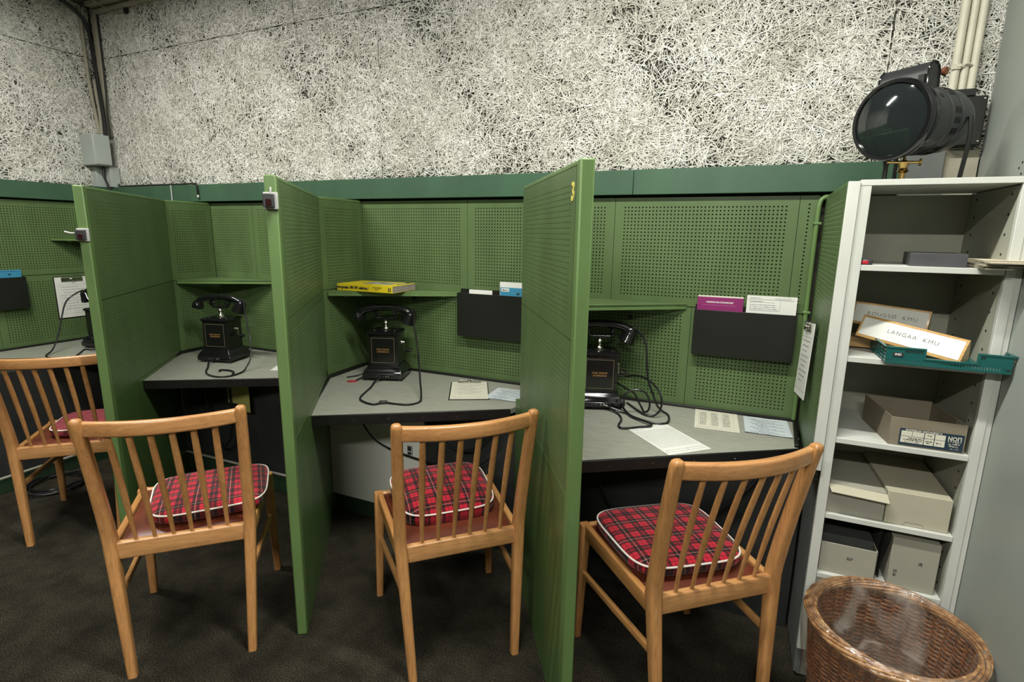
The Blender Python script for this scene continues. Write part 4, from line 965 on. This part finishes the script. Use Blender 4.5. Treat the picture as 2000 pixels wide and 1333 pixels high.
# ================================================================ telephones
def squarering(w, d, z, r): return [(x, y, z) for x, y in rrect(w, d, r, 3)]
def ploft(mb, prof, r=.004, off=(0,0)):
    mb.loft([[(x+off[0], y+off[1], z) for x, y, z in squarering(w, d, z, min(r, w/3))] for w, d, z in prof]); return mb
GP = 'black magneto telephones on the booth desks'
def make_phone(label, loc, rz):
    """front faces local -y"""
    P = root('telephone', label, 'telephone', loc, rz=rz, group=GP)
    S = lambda n, mb, mat, par=None, **k: sub(n, mb, mat, par or P, world=False, **k)
    base = ploft(MB(), [(.196,.178,.010),(.206,.188,.014),(.206,.188,.034),(.198,.180,.040),(.196,.178,.044),(.188,.170,.054),(.172,.154,.064),(.164,.146,.070),(.164,.146,.074),(.156,.138,.076)])
    S('base', base, 'bakelite', smooth=30)
    for sx in (-1,1):
        for sy in (-1,1): S('foot', MB().lathe([(0,0),(.012,0),(.012,.008),(.010,.011),(0,.011)], (sx*.082,sy*.072,0), 14), 'grey_plastic')
    S('body', ploft(MB(), [(.150,.130,.074),(.150,.130,.232)], .003), 'lacquer', smooth=30)
    S('lid', ploft(MB(), [(.152,.132,.232),(.164,.144,.236),(.164,.144,.243),(.158,.138,.247),(.146,.126,.250)], .004), 'bakelite', smooth=30)
    fp = S('front_plate', MB().box(-.066,-.0665,.084, .066,-.065,.224), 'lacquer', bevel=.0006)
    y = -.0668; o = MB()
    for a in ((-.059,.090,.059,.0915),(-.059,.2165,.059,.218),(-.059,.0915,-.0575,.2165),(.0575,.0915,.059,.2165)): o.box(a[0],y-.0003,a[1],a[2],y+.0002,a[3])
    S('gold_outline', o, 'gold_line', fp, smooth=0, label='thin gold outline')
    t = MB().merge(textmesh('JYDSK TELEFON', .0098, .0005, bold=.0003, squash=.94), Matrix.Translation((0,y-.0002,.159))).merge(textmesh('AKTIESELSKAB', .0098, .0005, bold=.0003, squash=.94), Matrix.Translation((0,y-.0002,.147)))
    S('lettering', t, 'gold', fp, smooth=0, label='gold lettering')
    for i, x in enumerate((-.030,-.020,-.010,.008,.020,.032)): S('terminal', MB().lathe([(0,0),(.0035,0),(.0035,.002),(.0015,.004),(0,.004)], (x,-.094,.025), 8, axis=(0,-1,0)), 'chrome' if i > 2 else 'grey_plastic')
    S('cradle_post', MB().lathe([(.0,0),(.026,.0),(.026,.004),(.018,.008),(.015,.016),(.010,.020),(.008,.028),(.013,.033),(.016,.040),(.013,.047),(.008,.051),(.008,.058),(0,.058)], (0,0,.249), 20), 'chrome', label='polished nickel cradle column')
    for sx in (-.052,.052): S('lid_screw', MB().lathe([(0,0),(.0045,0),(.004,.004),(0,.006)], (sx,-.03,.249), 8), 'chrome')
    cz = .308
    cr = MB().tube(catmull([(-.056,0,cz+.036),(-.056,0,cz+.014),(-.044,0,cz+.004),(0,0,cz),(.044,0,cz+.004),(.056,0,cz+.014),(.056,0,cz+.036)], 5), .0062, 8)
    cr.tube(catmull([(-.049,-.020,cz+.034),(-.050,-.015,cz+.018),(-.048,0,cz+.010),(-.050,.015,cz+.018),(-.049,.020,cz+.034)], 4), .0045, 7)
    cr.tube(catmull([(.049,-.020,cz+.034),(.050,-.015,cz+.018),(.048,0,cz+.010),(.050,.015,cz+.018),(.049,.020,cz+.034)], 4), .0045, 7)
    cr.box(-.044,-.010,cz-.004,.044,.010,cz+.004)
    S('cradle', cr, 'bakelite')
    # handset lying across the cradle
    pts = [(-.145,0,cz+.006),(-.128,0,cz+.030),(-.100,0,cz+.045),(-.05,0,cz+.055),(0,0,cz+.058),(.05,0,cz+.055),(.095,0,cz+.046),(.125,0,cz+.030),(.138,0,cz+.012)]
    C_ = catmull(pts, 5); n = len(C_)
    rad = [.0165+.0085*abs(2*i/(n-1)-1)**2.5 for i in range(n)]
    hs = S('handset', MB().tube(C_, rad, 14), 'bakelite')
    S('earpiece', MB().lathe([(0,-.012),(.020,-.008),(.028,.006),(.031,.020),(.031,.030),(.025,.034),(0,.030)], (-.138,0,cz+.022), 22, axis=(-.25,0,-1)), 'bakelite', hs)
    S('mouthpiece', MB().lathe([(0,-.012),(.022,-.008),(.029,.006),(.030,.018),(.036,.040),(.039,.054),(.034,.057),(.014,.042),(0,.040)], (.135,0,cz+.030), 22, axis=(-.42,0,-1)), 'bakelite', hs)
    for sx in (-.048,.048): S('collar', MB().lathe([(.0170,-.003),(.0188,-.003),(.0188,.003),(.0170,.003)], (sx,0,cz+.0552), 16, axis=(1,0,-.12*sx/abs(sx))), 'bakelite', hs)
    # magneto crank on the right side
    ck = S('crank', MB().lathe([(0,0),(.009,0),(.007,.006),(.004,.018),(0,.018)], (.075,.01,.185), 12, axis=(1,0,0)).box(.088,.006,.140, .0915,.014,.190), 'chrome', label='nickel crank arm')
    S('crank_handle', MB().lathe([(.003,0),(.004,.006),(.009,.010),(.010,.022),(.008,.036),(0,.040)], (.0915,.01,.144), 12, axis=(1,0,0)), 'bakelite', ck, label='black grip')
    return P
ph = {}
zD = .7102
ph[1] = make_phone('black magneto telephone on the second booth desk, farther and smaller', (-2.735,2.095,zD), R(14.5))
ph[2] = make_phone('black magneto telephone below the shelf with the yellow directory', (-1.665,2.205,zD), R(20))
ph[3] = make_phone('nearest black magneto telephone, partly behind the partition numbered 3', (-.556,2.245,zD), R(20))
ph[0] = make_phone('black magneto telephone in the far left booth, mostly hidden by the partition', (-3.70,2.02,zD), R(190))
def cord(k, pts, name='cord', r_=.0044):
    sub(name, MB().tube(catmull(pts, 6), r_, 8), 'cable', ph[k])
def pw(k, q): return tuple(PM[ph[k].name] @ Vector(q))
z = .7155
cord(2, [pw(2,(.008,-.094,.025)),(-1.64,2.07,.722),(-1.606,1.993,z),(-1.547,1.845,z),(-1.499,1.80,z),(-1.431,1.785,z),(-1.403,1.826,z),(-1.348,1.833,z),(-1.290,1.850,z),(-1.270,1.905,z),(-1.286,1.943,.738),(-1.323,1.993,.773),(-1.359,2.042,.826),(-1.397,2.092,.873),(-1.438,2.141,.943),(-1.484,2.19,1.01),pw(2,(.150,0,.352)),pw(2,(.138,0,.345))])
sub('cord_joint', MB().box(-.018,-.009,0,.018,.009,.014).v and MB().merge(MB().box(-.018,-.009,0,.018,.009,.014), Matrix.Translation((-1.405,1.822,.7102)) @ Matrix.Rotation(R(35),4,'Z')), 'cable', ph[2], bevel=.004)
cord(1, [pw(1,(.008,-.094,.025)),(-2.70,1.965,.722),(-2.636,1.91,z),(-2.552,1.835,z),(-2.475,1.80,z),(-2.41,1.80,z),(-2.375,1.835,z),(-2.378,1.89,z),(-2.395,1.94,.719),(-2.402,1.96,.732),(-2.40,1.983,.761),(-2.414,2.007,.806),(-2.441,2.03,.884),(-2.481,2.053,.949),(-2.52,2.077,1.010),pw(1,(.150,0,.352)),pw(1,(.138,0,.345))])
cord(1, [(-2.385,1.86,z+.001),(-2.42,1.895,z),(-2.47,1.912,z),(-2.52,1.90,z),(-2.506,1.878,z)], 'cord_end', .0055)
cord(3, [pw(3,(.138,0,.345)),pw(3,(.155,0,.348)),(-.400,2.286,1.046),(-.375,2.271,1.030),(-.359,2.257,1.005),(-.350,2.243,.965),(-.343,2.229,.914),(-.331,2.214,.853),(-.308,2.205,.800),(-.291,2.23,.745),(-.268,2.25,z),(-.242,2.215,z),(-.23,2.16,z),(-.232,2.11,z),(-.258,2.088,z),(-.306,2.091,z),(-.363,2.12,z),(-.413,2.16,z),pw(3,(.020,-.094,.025))])
cord(3, [pw(3,(.076,.02,.13)),(-.440,2.30,.838),(-.411,2.278,.850),(-.37,2.257,.856),(-.334,2.235,.85),(-.298,2.213,.83),(-.273,2.192,.801),(-.266,2.18,.765),(-.275,2.17,.735),(-.30,2.165,z),(-.335,2.175,z),(-.376,2.225,z),(-.43,2.30,z)], 'line_cord')
cord(3, [pw(3,(.032,-.094,.025)),(-.44,2.14,z),(-.408,2.075,z),(-.403,2.0,z),(-.388,1.972,z),(-.36,1.982,z),(-.326,2.011,z),(-.288,2.036,z+.002),(-.286,2.058,z+.004),(-.321,2.077,z+.006),(-.382,2.126,z+.004),(-.424,2.19,z+.01),(-.415,2.15,.755),(-.415,2.140,.794),(-.396,2.146,.815),(-.363,2.152,.825),(-.333,2.163,.813),(-.315,2.174,.777),(-.318,2.185,.735),(-.336,2.196,z+.004),(-.350,2.207,.732),(-.366,2.218,.752),(-.388,2.228,.785),(-.42,2.25,.792),pw(3,(.076,.03,.10))], 'looped_cord')
cord(0, [pw(0,(.138,0,.345)),pw(0,(.158,0,.350)),(-3.89,1.94,1.02),(-3.85,1.88,.97),(-3.785,1.80,.82),(-3.75,1.74,.735),(-3.70,1.68,z),(-3.60,1.66,z),(-3.50,1.70,z),(-3.60,1.80,z),(-3.69,1.88,z),(-3.58,1.90,z+.01),pw(0,(.008,-.094,.025))])

# ================================================================ chairs
def rleg(path, sec, n=3):
    """sweep of a rounded rectangle whose axes stay in x / y"""
    rings = []
    for (x, y, z), (w, d) in zip(path, sec): rings.append([(x+a, y+b, z) for a, b in rrect(w, d, min(w, d)*.28, n)])
    return MB().loft(rings)
def bar(p, q, w, h, bev=.25):
    """bar between p and q, width w sideways, height h in z"""
    p, q = Vector(p), Vector(q); d = (q-p).normalized(); s = d.cross(Vector((0,0,1))).normalized(); u = s.cross(d)
    prof = rrect(w, h, min(w, h)*bev, 3)
    return MB().loft([[tuple(c+s*a+u*b) for a, b in prof] for c in (p, q)])
GCh = 'beech spindle-back chairs in front of the booths'
def make_chair():
    H = root('spindle_chair', None, 'chair', (0,0,0), group=GCh)
    S = lambda n, mb, mat, par=None, **k: sub(n, mb, mat, par or H, world=False, **k)
    def yb(z): # back post line in y above the seat
        t = max(0, (z-.471)/.437); return -.012*t-.070*t**1.3
    for s in (-1, 1):
        zz = [0,.12,.25,.36,.44,.471,.51,.58,.68,.78,.86,.895,.905,.910]
        path = []; sec = []
        for q in zz:
            if q <= .471: t = q/.471; x = .179+.022*t; y = -.039+.039*t
            else: t = (q-.471)/.437; x = .201+.013*t; y = yb(q)
            path.append((s*x, y, q))
            w = .028+.010*min(1, q/.45) if q < .471 else .038-.006*(q-.471)/.437
            d = .030+.013*min(1, q/.45) if q < .471 else .043-.010*(q-.471)/.437
            if q == .905: w *= .86; d *= .86
            if q == .910: w *= .55; d *= .55
            sec.append((w, d))
        S('back_post', rleg(path, sec), 'woodz', smooth=50)
        S('front_leg', rleg([(s*.232,.428,0),(s*.226,.424,.25),(s*.222,.420,.445),(s*.222,.420,.452)], [(.026,.028),(.033,.035),(.038,.038),(.034,.034)]), 'woodz', smooth=50)
        S('side_rail', bar((s*.200,.012,.431), (s*.219,.408,.431), .022, .052), 'woody', bevel=0, smooth=50)
        S('stretcher', bar((s*.191,-.005,.285), (s*.222,.412,.262), .016, .024), 'woody', smooth=50)
    S('rear_rail', bar((-.186,.0,.438), (.186,.0,.438), .024, .060), 'woodx', smooth=50)
    S('front_rail', bar((-.208,.418,.430), (.208,.418,.430), .022, .050), 'woodx', smooth=50)
    # bowed top rail
    n = 14; rings = []
    for i in range(n+1):
        t = i/n*2-1; x = t*.203; y = yb(.875)-.040*(1-t*t); hh = .046
        prof = rrect(.024, hh, .007, 3)
        rings.append([(x-.0*a, y+a+.10*b*0, (.876)+b) for a, b in prof])
    S('top_rail', MB().loft(rings), 'woodx', smooth=50)
    for i in range(6):
        u = (i-2.5)/2.5; xb, xt = u*.132, u*.140; t = xt/.203; yt = yb(.855)-.040*(1-t*t)
        P0, P1_ = Vector((xb,.0,.462)), Vector((xt,yt,.856)); rings = []
        for k in range(7):
            q = k/6; c = P0.lerp(P1_, q)+Vector((0,.006*math.sin(q*PI),0)); w = .0115+.0095*math.sin(q*PI*.75)**1; d = .010+.004*math.sin(q*PI)
            rings.append([(c.x+w/2*math.cos(a), c.y+d/2*math.sin(a), c.z) for a in [2*PI*j/10 for j in range(10)]])
        S('spindle', MB().loft(rings), 'woodz', smooth=60)
    # upholstered seat
    g = MB(); nx, ny = 14, 14; vs = []; fs = []
    def sx(v): return .184+.020*v
    for i in range(nx+1):
        for j in range(ny+1):
            u, v = i/nx*2-1, j/ny; x = u*sx(v); y = .016+.390*v
            e = min(1, (1-abs(u))*5)*min(1, v*8)*min(1, (1-v)*8); vs.append((x, y, .448+.016*math.sqrt(max(0, e))))
    for i in range(nx):
        for j in range(ny): a = i*(ny+1)+j; fs.append((a, a+ny+1, a+ny+2, a+1))
    g.add(vs, fs); g.prism([(-.184,.016),(.184,.016),(.204,.406),(-.204,.406)], .432, .449)
    S('seat_pad', g, 'leather', smooth=60, label='red-brown leatherette seat pad')
    return H
def pose(o, loc, rz, label):
    o.location = loc; o.rotation_euler = (0,0,rz); o['label'] = label
ch = make_chair()
poses = [((-.781,1.403),43.8,'beech spindle-back chair in the middle, cushion pushed forward, between partitions'),
         ((-1.628,1.033),43.5,'beech spindle-back chair left of the middle, showing a wedge of brown seat'),
         ((.004,1.491),39.6,'nearest beech spindle-back chair, in front of the right-hand desk'),
         ((-2.818,1.303),42,'beech spindle-back chair at the far left, cut off by the picture edge')]
for i, (p, a, lb) in enumerate(poses):
    c = ch if i == 0 else copytree(ch)
    pose(c, (*p, 0), R(a), lb)

def cushion(label, mat, W=.37, D=.36, H=.045, dome=.018):
    Cn = root('seat_cushion', label, 'cushion', (0,0,0), group='tartan cushions on the chairs')
    n = 64; rings = []
    def outline(s, z):
        o = []
        for k in range(n):
            a = 2*PI*k/n; c, q = math.cos(a), math.sin(a); p = 4.6
            x = math.copysign(abs(c)**(2/p), c)*W/2; y = math.copysign(abs(q)**(2/p), q)*D/2
            x *= 1+.06*(y/(D/2)) ; o.append((x*s, y*s, z))
        return o
    for s, z in ((.05,0),(.6,0),(.93,.002),(.99,.012),(1.0,H*.5),(.995,H*.78),(.97,H*.90),(.90,H+.2*dome),(.75,H+.6*dome),(.5,H+.9*dome),(.25,H+dome),(.03,H+dome)): rings.append(outline(s, z))
    sub('cushion_cover', MB().loft(rings), mat, Cn, world=False, smooth=80)
    sub('piping', MB().tube(outline(.992, H*.80), .0032, 8, closed=True), 'piping', Cn, world=False, label='white piping')
    return Cn
def seatpt(p, a, x, y, z):
    a = R(a); return (p[0]+x*math.cos(a)-y*math.sin(a), p[1]+x*math.sin(a)+y*math.cos(a), z)
specs = [(1, .050,.235, 6, 'plaid', 'red tartan cushion overhanging the right edge of the chair left of the middle'),
         (0, -.005,.265, 0, 'plaid', 'puffed red tartan cushion on the middle chair'),
         (2, -.02,.225, -4, 'plaid', 'red tartan cushion on the nearest chair, lying flat'),
         (3, .05,.24, 3, 'plaid_faded', 'faded red tartan cushion on the far left chair')]
for i, x, y, da, mat, lb in specs:
    p, a, _ = poses[i]
    c = cushion(lb, mat, H=.062 if i == 0 else .046, dome=.020 if i == 0 else .008, W=.385 if i in (1,2) else .355, D=.375 if i in (1,2) else .34)
    c.location = seatpt(p, a, x, y, .4645); c.rotation_euler = (R(-2 if i else 3), 0, R(a+da))

# ================================================================ light and camera
def area(name, loc, size, power, col, rot=(0,0,0)):
    l = bpy.data.lights.new(name, 'AREA'); l.shape = 'RECTANGLE'; l.size, l.size_y = size; l.energy = power; l.color = col
    o = bpy.data.objects.new(name, l); COL.objects.link(o); o.location = loc; o.rotation_euler = rot; return o
tube_col = (1.0, .985, .91)
area('ceiling_tube_near', (-2.7,1.05,2.84), (1.25,.07), 62, tube_col)
area('ceiling_tube_near', (-.3,1.05,2.84), (1.2,.07), 72, tube_col)
area('ceiling_tube_far', (-.25,-1.65,2.84), (1.7,.10), 135, tube_col)
w = bpy.data.worlds.new('world'); bpy.context.scene.world = w; w.use_nodes = True
w.node_tree.nodes['Background'].inputs[0].default_value = (.05,.05,.045,1)

cam = bpy.data.cameras.new('camera'); co = bpy.data.objects.new('camera', cam); COL.objects.link(co)
F_ = 1035.343; cam.sensor_width = 36; cam.sensor_fit = 'HORIZONTAL'; cam.lens = F_/2000*36; cam.clip_start = .02
Rm = [[0.91595,0.40102,0.01454],[-0.09213,0.17489,0.98027],[-0.39057,0.89922,-0.19714]]
mw = Matrix.Identity(4)
for k in range(3): mw[k][0] = Rm[0][k]; mw[k][1] = Rm[1][k]; mw[k][2] = -Rm[2][k]; mw[k][3] = (0,0,1.45)[k]
co.matrix_world = mw
sc = bpy.context.scene; sc.camera = co
sc.view_settings.view_transform = 'Standard'; sc.view_settings.look = 'None'; sc.view_settings.gamma = 1; sc.view_settings.exposure = 0.0
sc.view_settings.use_curve_mapping = False
sc.cycles.max_bounces = 8; sc.cycles.transparent_max_bounces = 12
